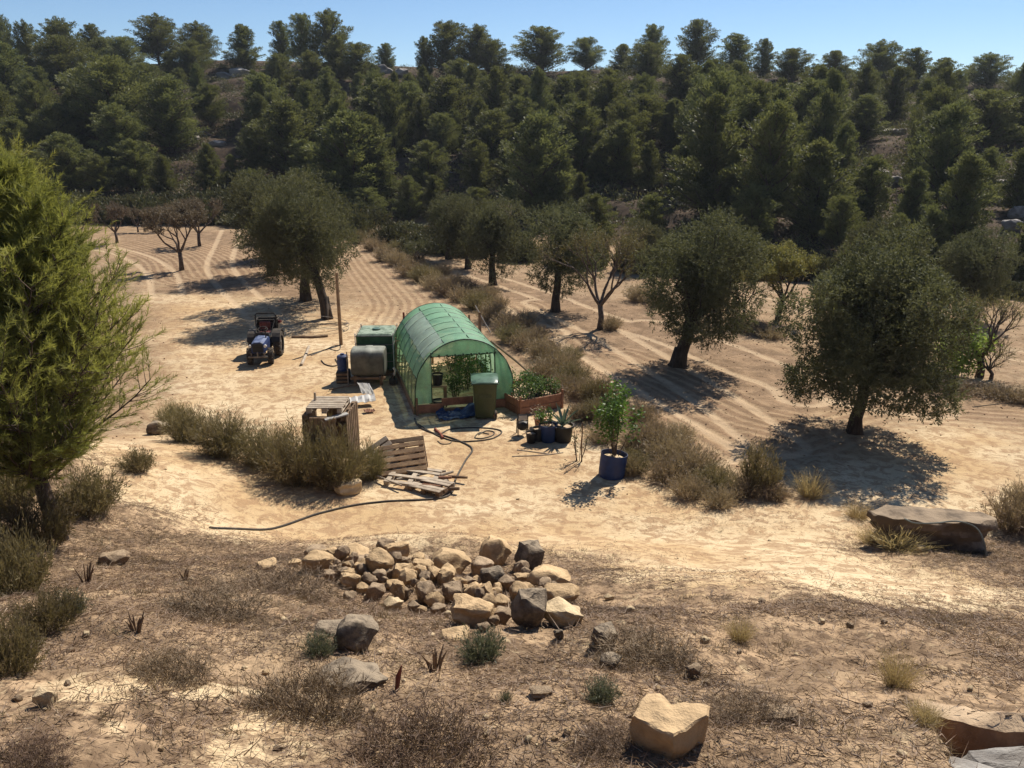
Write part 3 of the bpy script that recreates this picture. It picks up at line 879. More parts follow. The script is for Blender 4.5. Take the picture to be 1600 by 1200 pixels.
def olive_tree(seed, h, r, lean=(0, 0), fork=.33, nspr=3200, skirts=True, ry=None, low=.22, trunk_r=None, flat=1.0, nskirt=0):
    """crown centre offset by lean; returns trunk, crown meshes; metres"""
    rnd = random.Random(seed); rng = np.random.default_rng(seed)
    mb = MB(); tr = trunk_r or .045 * h
    zf = h * fork
    fk = Vector((lean[0] * .45, lean[1] * .45, zf))
    base = Vector((0, 0, -.12))
    pts = [base, Vector((lean[0] * .10 + rnd.uniform(-.04, .04), lean[1] * .1, zf * .3)), Vector((lean[0] * .28 + rnd.uniform(-.05, .05), lean[1] * .28 + rnd.uniform(-.04, .04), zf * .65)), fk]
    mb.tube(pts, [tr * 1.55, tr * 1.1, tr * .95, tr * .9], 12)
    for k in range(4):   # root flare and burls
        a = k * 1.6 + rnd.random()
        mb.tube([Vector((math.cos(a) * tr * 1.9, math.sin(a) * tr * 1.9, -.1)), Vector((math.cos(a) * tr, math.sin(a) * tr, .02)), Vector((math.cos(a) * tr * .3, math.sin(a) * tr * .3, zf * .4))], [tr * .4, tr * .55, tr * .4], 7)
    cz = h * (1 + low) / 2; rz_ = h * (1 - low) / 2
    C = Vector((lean[0], lean[1], cz))
    lobes = []
    for k in range(46):
        f = (k + .5) / 46; ct = 1 - 2 * f * .97; st = math.sqrt(max(0, 1 - ct * ct)); a = k * 2.399 + rnd.uniform(-.3, .3)
        q = rnd.uniform(.50, .97)
        d = Vector((st * math.cos(a) * r, st * math.sin(a) * (ry or r), ct * rz_ * flat))
        if ct < 0: d.x *= (1 + .12 * ct); d.y *= (1 + .12 * ct)
        lobes.append((C + d * q, rnd.uniform(.15, .34) * r, d.normalized()))
    for k in range(16):
        a = rnd.uniform(0, 6.28); q = rnd.uniform(0, .5)
        lobes.append((C + Vector((math.cos(a) * r * q, math.sin(a) * r * q, rnd.uniform(-.4, .4) * rz_)), .34 * r, Vector((0, 0, 1))))
    for k in range(nskirt):
        a = k * 6.28 / nskirt + rnd.uniform(-.2, .2); q = rnd.uniform(.5, .85)
        lobes.append((C + Vector((math.cos(a) * r * q, math.sin(a) * (ry or r) * q, -rz_ * rnd.uniform(.48, .74))), rnd.uniform(.18, .26) * r, Vector((math.cos(a), math.sin(a), -.5))))
    nlim = 7
    hubs = []
    for k in range(nlim):
        a = k * 6.28 / nlim + rnd.uniform(-.3, .3)
        e = C + Vector((math.cos(a) * r * .42, math.sin(a) * r * .42, rnd.uniform(-.2, .35) * rz_))
        pp = limb(mb, fk - Vector((0, 0, .05)), e, tr * .5, tr * .22, rnd, 5, .05); hubs.append(e); hubs.append(pp[3])
    for c, lr, _ in lobes[::2]:
        s = min(hubs, key=lambda q: (q - c).length)
        limb(mb, s, c, tr * .16, tr * .05, rnd, 4, .06, 4)
    me_t = bpy.data.meshes.new('trunk'); me_t.from_pydata(mb.v, [], mb.f); me_t.materials.append(M['bark'])
    me_t.polygons.foreach_set('use_smooth', [True] * len(me_t.polygons))
    # sprigs
    w_ = np.array([l[1] ** 2 for l in lobes]); w_ /= w_.sum()
    idx = rng.choice(len(lobes), nspr, p=w_)
    LC = np.array([l[0] for l in lobes])[idx]; LR = np.array([l[1] for l in lobes])[idx]; LD = np.array([l[2] for l in lobes])[idx]
    d = unit(rng.normal(size=(nspr, 3)) + LD * .7)
    P0 = LC + d * (LR * rng.random(nspr) ** .35)[:, None]
    if skirts:
        low_ = P0[:, 2] < cz
    D0 = unit(d * .8 + rng.normal(size=(nspr, 3)) * .55 + np.array([0, 0, .35]))
    nl = 13
    Ls = rng.uniform(.16, .36, nspr)
    t = np.linspace(.1, 1, nl)
    P = P0[:, None, :] + D0[:, None, :] * (t[None, :, None] * Ls[:, None, None])
    D = D0[:, None, :] * .8 + unit(rng.normal(size=(nspr, nl, 3)))
    P = P.reshape(-1, 3); D = D.reshape(-1, 3)
    V, F = leaves(P, D, rng.uniform(.06, .105, len(P)), rng.uniform(.020, .030, len(P)), rng)
    crown = np_mesh('crown', V, F, rng.random(len(F))); crown.materials.append(M['olive'])
    return me_t, crown

def put_tree(name, meshes, loc, label, cat='tree', group=None, rz=0, s=1.0):
    t = thing(name, label, cat, loc, rz, group)
    t.scale = (s, s, s) if isinstance(s, (int, float)) else s
    for nm, me in zip(('trunk', 'crown'), meshes): link(nm, me, None, t)
    return t

def put_base(px, py):
    p = gp(px, py); p.z = hz(p.x, p.y); return p
# orchard olives: base pixel, crown box -> metres
def olive_from(seed, bx, by, x0, x1, y0, y1, label, nspr=3200, **kw):
    p = put_base(bx, by); s = zc(p) / FPX
    h = height_to(p, y0); r = (x1 - x0) / 2 * s
    lean = (((x0 + x1) / 2 - bx) * s, kw.pop('leany', 0))
    zlow = height_to(p, y1 + 6)
    me = olive_tree(seed, h, r, lean, nspr=nspr, low=max(.12, zlow / h), **kw)
    return put_tree('olive_tree', me, p, label, group='olive trees of the orchard')
OL = [olive_from(1, 1335, 676, 1228, 1466, 378, 665, 'largest dark olive with low hanging skirts beside the wide sandy turning place', 9500, fork=.26, trunk_r=.13, nskirt=10),
      olive_from(2, 1058, 572, 1004, 1182, 333, 545, 'rounded olive with short curved trunk above a broad shadow', 5800, trunk_r=.17, fork=.31, nskirt=5),
      olive_from(3, 868, 487, 818, 934, 318, 478, 'olive with straight trunk behind the half bare almond tree', 3600, fork=.4, trunk_r=.14),
      olive_from(4, 770, 445, 720, 822, 314, 428, 'neat round olive standing nearest behind the tunnel greenhouse', 3200, fork=.42, trunk_r=.14)]
p = put_base(512, 498); s = zc(p) / FPX
t = put_tree('olive_tree', olive_tree(5, height_to(p, 288), 80 * s, (-46 * s, .3), nspr=5200, low=.2, fork=.42, trunk_r=.15), p,
             'leaning olive with bent trunk beside the tall wooden post', group='olive trees of the orchard')
def again(src, bx, by, y0, w_, label, rz, name='olive_tree'):
    p = put_base(bx, by); h = height_to(p, y0)
    o = dup(src, p, rz, label)
    return o, p, h
for src, h0, (bx, by, y0), rz, lab in (
        (OL[3], 3.9, (701, 405, 312), 1.0, 'small far olive at the end of the row behind the tunnel'),
        (OL[2], 4.2, (731, 420, 322), 2.0, 'far olive half hidden behind the neat round olive'),
        (OL[2], 4.2, (478, 470, 296), 0.5, 'second olive hidden behind the leaning olive'),
        (OL[3], 3.9, (425, 430, 282), 2.4, 'pale topped olive peeping out past the leaning olive'),
        (OL[3], 3.9, (455, 402, 292), 4.0, 'far olive of the left row, mostly hidden by the leaning olive'),
        (OL[3], 3.9, (446, 377, 300), 5.0, 'last olive of the left row, seen through the pale topped one'),
        (OL[3], 3.9, (1008, 425, 350), 3.0, 'small grey olive between the almond and the rounded olive'),
        (OL[1], 4.6, (1385, 500, 362), 2.2, 'olive whose top shows just behind the largest olive'),
        (OL[1], 4.6, (1513, 505, 376), 1.1, 'wide olive at the far right above the bare almond')):
    p = put_base(bx, by); h = height_to(p, y0); src_h = h0
    o = dup(src, p, rz, lab)
    zmax = max(v.co.z for v in src.children[1].data.vertices)
    k = h / zmax; o.scale = (k * 1.0, k * 1.0, k)

def almond_tree(seed, h, spread=.75, leafn=3500, mat='almond', depth=5, fork=.25, tr=.09, lsize=.06, up=.12):
    rnd = random.Random(seed); rng = np.random.default_rng(seed)
    mb = MB(); tips = []
    f = Vector((rnd.uniform(-.1, .1), rnd.uniform(-.1, .1), h * fork))
    mb.tube([(0, 0, -.1), (rnd.uniform(-.05, .05), 0, h * fork * .5), f], [tr * 1.3, tr, tr * .95], 10)
    for k in range(5):
        a = k * 1.2566 + rnd.uniform(-.4, .4)
        d = Vector((math.cos(a) * spread, math.sin(a) * spread, rnd.uniform(.7, 1.2))).normalized()
        grow(mb, f - Vector((0, 0, .04)), d, h * .26, tr * .6, depth - 1, rnd, tips, up, .62, (2, 3), .74)
    T = np.array([t[0] for t in tips]); DD = np.array([t[1] for t in tips])
    # fine twigs
    nt_ = len(T) * 3
    ix = rng.integers(0, len(T), nt_)
    P = T[ix] - DD[ix] * rng.uniform(0, .1, (nt_, 1)); D = unit(DD[ix] + rng.normal(size=(nt_, 3)) * .6 + np.array([0, 0, .2]))
    me_t = bpy.data.meshes.new('trunk'); me_t.from_pydata(mb.v, [], mb.f); me_t.materials.append(M['twig' if mat.startswith('almond') else 'bark'])
    me_t.polygons.foreach_set('use_smooth', [True] * len(me_t.polygons))
    V1, F1 = leaves(P, D, rng.uniform(.18, .42, nt_), .012, rng)
    ix = rng.integers(0, nt_, leafn)
    P2 = P[ix] + D[ix] * rng.uniform(0, .36, (leafn, 1)) + rng.normal(size=(leafn, 3)) * .02
    V2, F2 = leaves(P2, rng.normal(size=(leafn, 3)) + np.array([0, 0, -.3]), rng.uniform(.6, 1.2, leafn) * lsize, lsize * .38, rng)
    V = np.concatenate([V1, V2]); F = np.concatenate([F1, F2 + len(V1)])
    cr = np_mesh('crown', V, F, np.concatenate([rng.random(nt_) * .3, rng.random(leafn)])); cr.materials.append(M[mat])
    zt = T[:, 2].max()
    return (me_t, cr), zt
def almond_at(seed, bx, by, y0, label, name='almond_tree', **kw):
    p = put_base(bx, by); h = height_to(p, y0)
    me, zt = almond_tree(seed, h, **kw)
    return put_tree(name, me, p, label, group='almond trees', s=h / (zt + .25))
almond_at(11, 937, 514, 345, 'half bare almond with forked trunk in front of the straight olive', leafn=9000, fork=.24, tr=.10)
AB = almond_at(12, 284, 422, 312, 'bare brown almond nearest in the left field', leafn=13000, mat='almond_bare', fork=.28, tr=.11, lsize=.09)
almond_at(13, 1530, 588, 448, 'leafless grey almond in the right field by the dry hedge', leafn=1200, fork=.22, tr=.10)
almond_at(14, 1548, 592, 520, 'small leafless sapling touching the grey almond in the right field', leafn=300, fork=.2, tr=.05, depth=4)
almond_at(15, 1215, 500, 378, 'yellowing almond between the rounded olive and the largest olive', mat='yellow', leafn=15000, fork=.3, tr=.10, lsize=.09)
almond_at(16, 656, 420, 370, 'thin green sapling at the start of the dry bank', mat='olive', leafn=2500, fork=.25, tr=.03, depth=4)
almond_at(17, 1160, 500, 400, 'pale sparse almond showing past the rounded olive', mat='yellow', leafn=6000, fork=.25, tr=.06)
for (bx, by, y0), rz, lab in (((183, 380, 318), 1, 'bare brown almond at the far left of the field'), ((216, 363, 325), 2, 'small distant almond between the two bare ones'),
                              ((312, 385, 310), 4.4, 'last almond of the bare row, against the scrub'), ((252, 362, 322), 5.1, 'far brown almond against the dark wood edge')):
    p = put_base(bx, by); h = height_to(p, y0)
    o = dup(AB, p, rz, lab); k = h / max(v.co.z for v in AB.children[1].data.vertices); o.scale = (k, k, k)
# ------------------------------------------------------------------ the near pines
def near_pine(seed, h, rmax, ntuft, low=.16):
    rnd = random.Random(seed); rng = np.random.default_rng(seed)
    mb = MB(); TP = []; TD = []; TS = []
    def ax(z):
        return Vector((.10 * math.sin(z * 1.3 + seed), .08 * math.sin(z * 1.7 + 1), z))
    mb.tube([ax(0) - Vector((0, 0, .15))] + [ax(h * f) for f in (.05, .2, .4, .6, .8, .97)], [.13, .095, .08, .062, .045, .025, .008], 12)
    nb = 210
    for k in range(nb):
        f = low + (1 - low) * ((k + rnd.random()) / nb) ** .95
        z = h * f
        g = (f - low) / (1 - low)
        L = rmax * (max(0, 1 - g) ** .80 * 1.0 + .08) * (.48 + .52 * min(1, g * 4)) * rnd.uniform(.72, 1.08)
        a = k * 2.399 + rnd.uniform(-.5, .5)
        rise = .25 + .75 * g + rnd.uniform(-.15, .2)
        d = Vector((math.cos(a), math.sin(a), rise)).normalized()
        s = ax(z - L * .2); pts = [s]; q = s.copy(); dd = d.copy()
        ns = 6
        for i in range(ns):
            dd = (dd + Vector((rnd.gauss(0, .10), rnd.gauss(0, .10), .10 + rnd.gauss(0, .05)))).normalized()
            q = q + dd * L / ns; pts.append(q.copy())
            # side shoots, longer in the outer half
            if i >= 1:
                for j in range(4):
                    o = dd.orthogonal().normalized(); o.rotate(Matrix.Rotation(rnd.uniform(0, 6.28), 3, dd))
                    sd = (dd * .7 + o * .8 + Vector((0, 0, .25))).normalized(); sl = L * rnd.uniform(.14, .30)
                    b0 = pts[-2].lerp(pts[-1], rnd.random()); b1 = b0 + sd * sl * .5; b2 = b1 + (sd + Vector((0, 0, .25))).normalized() * sl * .5
                    mb.tube([b0, b1, b2], [.006, .004, .002], 3, cap=False)
                    for t in (.35, .6, .85, 1):
                        TP.append(b0.lerp(b2, t)); TD.append((sd + Vector((rnd.gauss(0, .35), rnd.gauss(0, .35), .35))).normalized()); TS.append(.7 + .5 * t)
        TP.append(q); TD.append(dd); TS.append(1.3)
        mb.tube(pts, [.004 + .018 * (1 - g) * (1 - i / (ns + 1)) for i in range(ns + 1)], 5, cap=False)
    TP = np.array(TP); TD = np.array(TD); TS = np.array(TS)
    if len(TP) > ntuft:
        ix = rng.choice(len(TP), ntuft, replace=False); TP, TD, TS = TP[ix], TD[ix], TS[ix]
    n = len(TP); m = 20
    ln = rng.uniform(.10, .17, n) * TS
    t = np.linspace(0, 1, m)
    P = TP[:, None, :] + TD[:, None, :] * (t[None, :, None] * ln[:, None, None])
    D = TD[:, None, :] * 1.05 + unit(rng.normal(size=(n, m, 3))) * .85
    P = P.reshape(-1, 3); D = D.reshape(-1, 3)
    V, F = needles(P, D, rng.uniform(.06, .10, len(P)), .008, rng)
    r_ = np.repeat(rng.random(n) * .7, m) + rng.random(n * m) * .3
    cr = np_mesh('crown', V, F, r_); cr.materials.append(M['pine_near'])
    tr = bpy.data.meshes.new('trunk'); tr.from_pydata(mb.v, [], mb.f); tr.materials.append(M['bark_pine'])
    tr.polygons.foreach_set('use_smooth', [True] * len(tr.polygons))
    return tr, cr
p = put_base(84, 842); hp = height_to(p, 290)
NP = near_pine(3, hp, 2.15, 15500, low=.22)
put_tree('pine_tree', NP, p, 'bright yellow green young pine standing nearest, its trunk bare at the foot of the bank', group='near pines on the left bank')
def np_copy(x, y, ytop, rz, wf, lab):
    z = hz(x, y); pp = Vector((x, y, z)); h = height_to(pp, ytop)
    put_tree('pine_tree', NP, pp, lab, group='near pines on the left bank', rz=rz, s=(h / hp * wf, h / hp * wf, h / hp))
np_copy(-10.0, 14.8, 175, 2.2, 1.0, 'taller darker pine rising behind the nearest pine at the edge')
np_copy(-10.6, 13.4, 300, 4.0, .9, 'pine filling the gap between the nearest pine and the taller one')

# ------------------------------------------------------------------ shrubs and weeds
def stems_mesh(name, seed, r, h, n, out=.5, twigs=6, tw_len=.10, tw_w=.006, st_w=.007, wig=.06, dome=.5, leaf=None, base=.35):
    rng = np.random.default_rng(seed)
    a = rng.uniform(0, 2 * np.pi, n); q = np.sqrt(rng.random(n))
    B = np.stack([np.cos(a) * q * r * base, np.sin(a) * q * r * base, np.full(n, -.03)], 1)
    hh = h * (1 - dome * q ** 2) * rng.uniform(.55, 1.08, n)
    T = np.stack([np.cos(a) * q * r, np.sin(a) * q * r, hh], 1) + rng.normal(size=(n, 3)) * wig * np.array([1, 1, .4])
    K = 4; pts = []
    for i in range(K + 1):
        t = i / K
        c = B + (T - B) * np.array([t ** 1.25, t ** 1.25, t]) + rng.normal(size=(n, 3)) * wig * .25 * (0 < i < K)
        pts.append(c)
    S = unit(np.cross(T - B, rng.normal(size=(n, 3))))
    Vs = []; Fs = []; o = 0
    for i in range(K):
        w0 = st_w * (1 - .2 * i) / 2; w1 = st_w * (1 - .2 * (i + 1)) / 2
        V = np.stack([pts[i] - S * w0, pts[i] + S * w0, pts[i + 1] + S * w1, pts[i + 1] - S * w1], 1).reshape(-1, 3)
        Vs.append(V); Fs.append(np.arange(4 * n).reshape(n, 4) + o); o += 4 * n
    rr = [np.tile(rng.random(n), K)]
    if twigs:
        m = n * twigs
        i = rng.integers(1, K, m); s = rng.integers(0, n, m); t = rng.random(m)[:, None]
        PP = np.array(pts)
        P = PP[i, s] * (1 - t) + PP[i + 1, s] * t
        D = unit(T - B)[s] * .9 + unit(rng.normal(size=(m, 3))) * .8
        V, F = leaves(P, D, rng.uniform(.5, 1.3, m) * tw_len, tw_w, rng)
        Vs.append(V); Fs.append(F + o); rr.append(rng.random(m))
    return np_mesh(name, np.concatenate(Vs), np.concatenate(Fs), np.concatenate(rr))
SH = {}
def shmesh(kind, k):
    key = (kind, k)
    if key in SH: return SH[key]
    sd = hash(kind) % 1 + 40 + k * 13
    if kind == 'broom': me = stems_mesh('shrub', sd, .75, .95, 420, twigs=14, tw_len=.13, tw_w=.011, st_w=.012); mt = 'broom'
    elif kind == 'dry': me = stems_mesh('shrub', sd + 1, .62, .62, 330, twigs=13, tw_len=.09, tw_w=.011, st_w=.009, wig=.09); mt = 'dry'
    elif kind == 'dead': me = stems_mesh('shrub', sd + 2, .48, .30, 620, twigs=9, tw_len=.07, tw_w=.006, st_w=.006, wig=.09, dome=.8, base=.9); mt = 'dead'
    elif kind == 'straw': me = stems_mesh('grass_clump', sd + 3, .30, .34, 420, twigs=1, tw_len=.06, st_w=.006, wig=.05, dome=.3, base=.25); mt = 'straw'
    elif kind == 'sprig': me = stems_mesh('tuft', sd + 4, .22, .26, 260, twigs=6, tw_len=.05, tw_w=.008, st_w=.006, wig=.03, dome=.35); mt = 'greygreen'
    elif kind == 'scrub': me = stems_mesh('bush', sd + 5, .8, .8, 220, twigs=26, tw_len=.13, tw_w=.035, st_w=.012, wig=.10, dome=.55, base=.6); mt = 'scrub'
    elif kind == 'dark': me = stems_mesh('bush', sd + 6, .6, .6, 320, twigs=16, tw_len=.08, tw_w=.012, st_w=.008, wig=.08, dome=.5, base=.5); mt = 'brush'
    me.materials.append(M[mt]); SH[key] = me
    return me
def plant(name, kind, k, p, s, label, cat, group=None, rz=None, kindprop=None):
    o = link(name, shmesh(kind, k), None, None, (p[0], p[1], hz(p[0], p[1]) - .01), (0, 0, rndp.uniform(0, 6.28) if rz is None else rz), s if not isinstance(s, (int, float)) else (s, s, s))
    return tag(o, label, cat, group)
def plant_px(name, kind, k, px, py, wpx, hpx, label, cat='shrub', group=None):
    """width and height in pixels of the photograph"""
    p = gp(px, py); s = zc(p) / FPX; me = shmesh(kind, k)
    r0 = {'broom': .75, 'dry': .62, 'dead': .48, 'straw': .30, 'sprig': .22, 'scrub': .8, 'dark': .6}[kind]
    h0 = {'broom': .95, 'dry': .62, 'dead': .34, 'straw': .34, 'sprig': .26, 'scrub': .8, 'dark': .6}[kind]
    return plant(name, kind, k, p, (wpx * s / 2 / r0, wpx * s / 2 / r0, hpx * s / h0), label, cat, group)

for (px, py, wp, hp_, k, lab) in ((300, 690, 90, 62, 0, 'sparse upright broom bush next to the green pine branches'), (352, 712, 110, 78, 1, 'yellowish broom bush between the pine and the pallet box'),
                                  (415, 728, 100, 74, 2, 'low broom bush at the middle of the front row'), (468, 752, 130, 100, 0, 'tall broom bush covering the left corner of the pallet box'),
                                  (525, 762, 110, 106, 1, 'dense broom bush in front of the pallet box'), (578, 748, 60, 66, 2, 'thin broom bush between the pallet box and the leaning pallets'),
                                  (272, 668, 60, 46, 2, 'small grey broom bush under the tip of the pine')):
    plant_px('broom_shrub', 'broom', k, px, py, wp, hp_, lab, 'shrub', 'broom bushes before the pallet box')
# the weedy bank between the two fields
STRIP = [(560, 380, 36), (585, 392, 40), (602, 408, 42), (622, 415, 44), (640, 432, 46), (662, 440, 48), (680, 452, 46), (650, 412, 36), (700, 462, 48), (722, 470, 46), (745, 482, 50), (770, 500, 54),
         (795, 518, 56), (715, 448, 38), (760, 470, 44), (800, 535, 54), (825, 545, 60), (850, 560, 60), (820, 510, 44), (872, 578, 62), (895, 598, 62), (845, 590, 50), (905, 620, 60), (880, 610, 46), (935, 625, 60),
         (930, 655, 60), (905, 655, 46), (940, 690, 56), (1000, 660, 62), (1010, 700, 72), (990, 735, 62), (1045, 720, 80), (1040, 750, 66), (1085, 740, 80), (1075, 775, 66), (1120, 765, 72), (1125, 790, 56), (1160, 775, 60),
         (1060, 690, 56), (590, 372, 30), (620, 392, 30), (690, 430, 34), (735, 455, 34), (780, 480, 34), (840, 530, 40), (890, 565, 44), (955, 640, 46), (1020, 680, 50), (990, 700, 50), (1210, 780, 48)]
secs = ('dry brown weeds on the upper bank between the left field and the far olives', 'dry grey brown weeds on the bank behind the tunnel greenhouse', 'dry weeds on the bank right of the raised bed', 'tangled dry weeds on the low bank right of the blue barrel')
for i, (px, py, wp) in enumerate(STRIP):
    sct = 0 if px < 700 else 1 if px < 850 else 2 if px < 960 else 3
    kind = 'dry' if i % 5 else 'broom'
    plant_px('dry_weeds', kind, i % 3, px, py, wp * 1.15, wp * .62, secs[sct], 'weeds', secs[sct].replace('dry', 'the dry'))
plant_px('shrub', 'dark', 0, 1185, 768, 70, 82, 'dark twiggy shrub at the tip of the dry bank, before the big shadow', 'shrub')
plant_px('shrub', 'dark', 1, 935, 632, 60, 46, 'dark green weed bush behind the potted plants by the orchard edge', 'shrub')
plant_px('grass_clump', 'straw', 0, 1265, 776, 70, 44, 'golden dry grass clump at the end of the weedy bank', 'grass')
plant_px('grass_clump', 'straw', 1, 1340, 808, 60, 26, 'low pale grass clump left above the flat boulder', 'grass')
plant_px('grass_clump', 'straw', 2, 1400, 858, 110, 44, 'long golden grass growing against the flat boulder', 'grass')
plant_px('grass_clump', 'straw', 0, 1362, 850, 60, 26, 'short yellow grass left of the flat boulder', 'grass')
plant_px('grass_clump', 'straw', 1, 1400, 1072, 80, 62, 'tall yellow grass clump above the dug pit', 'grass')
plant_px('grass_clump', 'straw', 2, 1445, 1130, 70, 40, 'thin straw grass hanging at the edge of the pit', 'grass')
plant_px('grass_clump', 'straw', 1, 1155, 1000, 60, 40, 'short brown grass clump right of the stone pile', 'grass')
plant_px('dry_weeds', 'dry', 2, 1585, 830, 110, 70, 'dry weed bush at the right edge beyond the flat boulder', 'weeds')
plant_px('dry_weeds', 'dry', 1, 1610, 800, 80, 60, 'dry weed bush cut by the right edge of the picture', 'weeds')
plant_px('dry_weeds', 'dry', 1, 985, 742, 40, 34, 'rust brown weed tuft touching the blue barrel', 'weeds')
for i, (px, py, wp, hq) in enumerate(((1500, 612, 90, 24), (1560, 620, 80, 26), (1600, 628, 70, 28), (1180, 520, 60, 24), (1205, 528, 60, 22), (1150, 512, 40, 22), (1440, 600, 50, 20), (955, 515, 40, 26), (1000, 470, 60, 30), (1030, 478, 50, 26))):
    plant_px('dry_weeds', 'dry', i % 3, px, py, wp, hq, 'low dry weeds in a line between the orchard trees on the right', 'weeds', 'low weeds between the orchard trees')
FIG = True
# foreground
plant_px('dead_shrub', 'dead', 0, 470, 1118, 212, 63, 'wide brown dead bush below the half buried grey rock', 'shrub')
plant_px('dead_shrub', 'dead', 1, 660, 1190, 235, 62, 'dark dead bush at the bottom middle of the slope', 'shrub')
plant_px('dead_shrub', 'dead', 2, 255, 1062, 145, 37, 'flat brown dead bush above the pale sand patch', 'shrub')
plant_px('dead_shrub', 'dead', 1, 1010, 1040, 190, 37, 'dark tangle of dead twigs right of the dark stone', 'shrub')
plant_px('dead_shrub', 'dead', 0, 960, 1175, 145, 29, 'brown dead twigs left of the heart shaped boulder', 'shrub')
plant_px('dead_shrub', 'dead', 2, 1180, 1130, 156, 32, 'brown tangle right of the heart shaped boulder', 'shrub')
plant_px('dead_shrub', 'dead', 0, 320, 960, 190, 32, 'grey brown brushwood in the middle of the left slope', 'shrub')
plant_px('dead_shrub', 'dead', 1, 440, 930, 168, 29, 'grey brushwood left below the stone pile', 'shrub')
plant_px('dead_shrub', 'dead', 0, 40, 1195, 134, 32, 'dead twigs at the bottom corner beside the pale soil', 'shrub')
plant_px('green_tuft', 'sprig', 0, 752, 1030, 78, 60, 'grey green tuft below the big cream stones of the pile', 'plant')
plant_px('green_tuft', 'sprig', 1, 500, 1026, 56, 40, 'green tuft growing left of the grey rock', 'plant')
plant_px('green_tuft', 'sprig', 2, 940, 1100, 60, 38, 'pale green tuft beneath the dark dead twigs', 'plant')
plant_px('green_tuft', 'sprig', 0, 790, 1094, 24, 18, 'tiny green tuft alone on the slope', 'plant')
plant_px('green_tuft', 'sprig', 1, 110, 965, 60, 46, 'yellow green tuft at the edge of the dark brush below the near pine', 'plant')
for i, (px, py, wp, hq, lab) in enumerate(((60, 850, 130, 90, 'brown leafy brush around the foot of the nearest pine'), (140, 800, 110, 80, 'dark brush right of the nearest pine trunk'), (20, 930, 130, 120, 'tall green brown brush below the nearest pine at the edge'),
                                            (75, 985, 110, 70, 'dark brush halfway down the left bank'), (15, 1050, 110, 110, 'bushy brush at the left edge above the white stone'), (10, 800, 120, 110, 'dark brush behind the nearest pine trunk'), (215, 735, 60, 40, 'small brush clump on the sandy mound'))):
    plant_px('brush', 'dark', i % 3, px, py, wp, hq, lab, 'bush', 'brush on the left bank under the near pines')
# scrub at the wood's edge beyond the fields
for i in range(46):
    px = -20 + i * 37 + rndp.uniform(-12, 12)
    base = float(np.interp(px, [0, 340, 560, 640, 1000, 1250, 1620], [352, 352, 372, 392, 428, 440, 470]))
    for row in range(2 if px < 700 else 1):
        plant_px('scrub_bush', 'scrub', (i + row) % 3, px + row * 18, base - 2 - row * 14, rndp.uniform(46, 74), rndp.uniform(22, 44),
                 'dark green brown scrub bush at the wood edge ' + land_of(px), 'bush', 'scrub bushes at the wood edge ' + land_of(px))

M['clod'] = surf('dry_clod', (.36, .23, .13), (.24, .15, .085), 5, .95, .6, 20)
# litter, twigs, pebbles and clods too many to count
def scatter_poly(n, x0, x1, y0, y1, rng, fn):
    x = rng.uniform(x0, x1, n); y = rng.uniform(y0, y1, n); k = fn(x, y) > rng.random(n)
    return x[k], y[k]
def litter():
    rng = np.random.default_rng(4)
    def f(x, y):
        l, s, p_, h_ = masks(x, y); return (np.maximum(l, .0) * .95 + .02) * (np.abs(x) < y * .72 + 1.5) * (.25 + .75 * (fbm(x, y, .9, 3, 8) > -.15))
    x, y = scatter_poly(900000, -12, 12, 2.2, 14.5, rng, f)
    z = full_h(x, y); n = len(x)
    P = np.stack([x, y, z + rng.uniform(-.004, .03, n)], 1)
    D = rng.normal(size=(n, 3)) * np.array([1, 1, .28])
    big = (rng.random(n) < .012)
    V, F = needles(P, D, np.where(big, rng.uniform(.10, .26, n), rng.uniform(.03, .10, n)), np.where(big, .007, rng.uniform(.003, .007, n)), rng)
    m = leafmat('straw_litter', (.12, .082, .052), (.31, .22, .135), .1, nscale=1.5, tip=(.46, .37, .25))
    tag(link('dry_litter', np_mesh('dry_litter', V, F, rng.random(n)), m), 'dry straw and twigs strewn over the near slope', 'litter', kind='stuff')
litter()
def dry_grass():
    rng = np.random.default_rng(24)
    x, y = scatter_poly(6000, -12, 12, 2.4, 14, rng, lambda x, y: masks(x, y)[0] * (np.abs(x) < y * .72 + 1) * (.1 + .9 * (fbm(x, y, 1.3, 3, 18) > .0)))
    n = len(x); m = 26; z = full_h(x, y); r = rng.uniform(.02, .09, n)
    P = np.stack([x, y, z - .01], 1)[:, None, :] + rng.normal(size=(n, m, 3)) * r[:, None, None] * np.array([1, 1, 0])
    D = rng.normal(size=(n, m, 3)) * .7 + np.array([0, 0, .8])
    P = P.reshape(-1, 3); D = D.reshape(-1, 3)
    V, F = needles(P, D, np.repeat(rng.uniform(.04, .13, n), m) * rng.uniform(.5, 1.2, n * m), .005, rng)
    mt = leafmat('dry_stubble', (.13, .095, .06), (.30, .23, .14), .2, nscale=.8, tip=(.2, .2, .12))
    tag(link('dry_grass', np_mesh('dry_grass', V, F, np.repeat(rng.random(n), m)), mt), 'short dry grass and weed stalks over the near slope', 'dry grass', kind='stuff')
dry_grass()
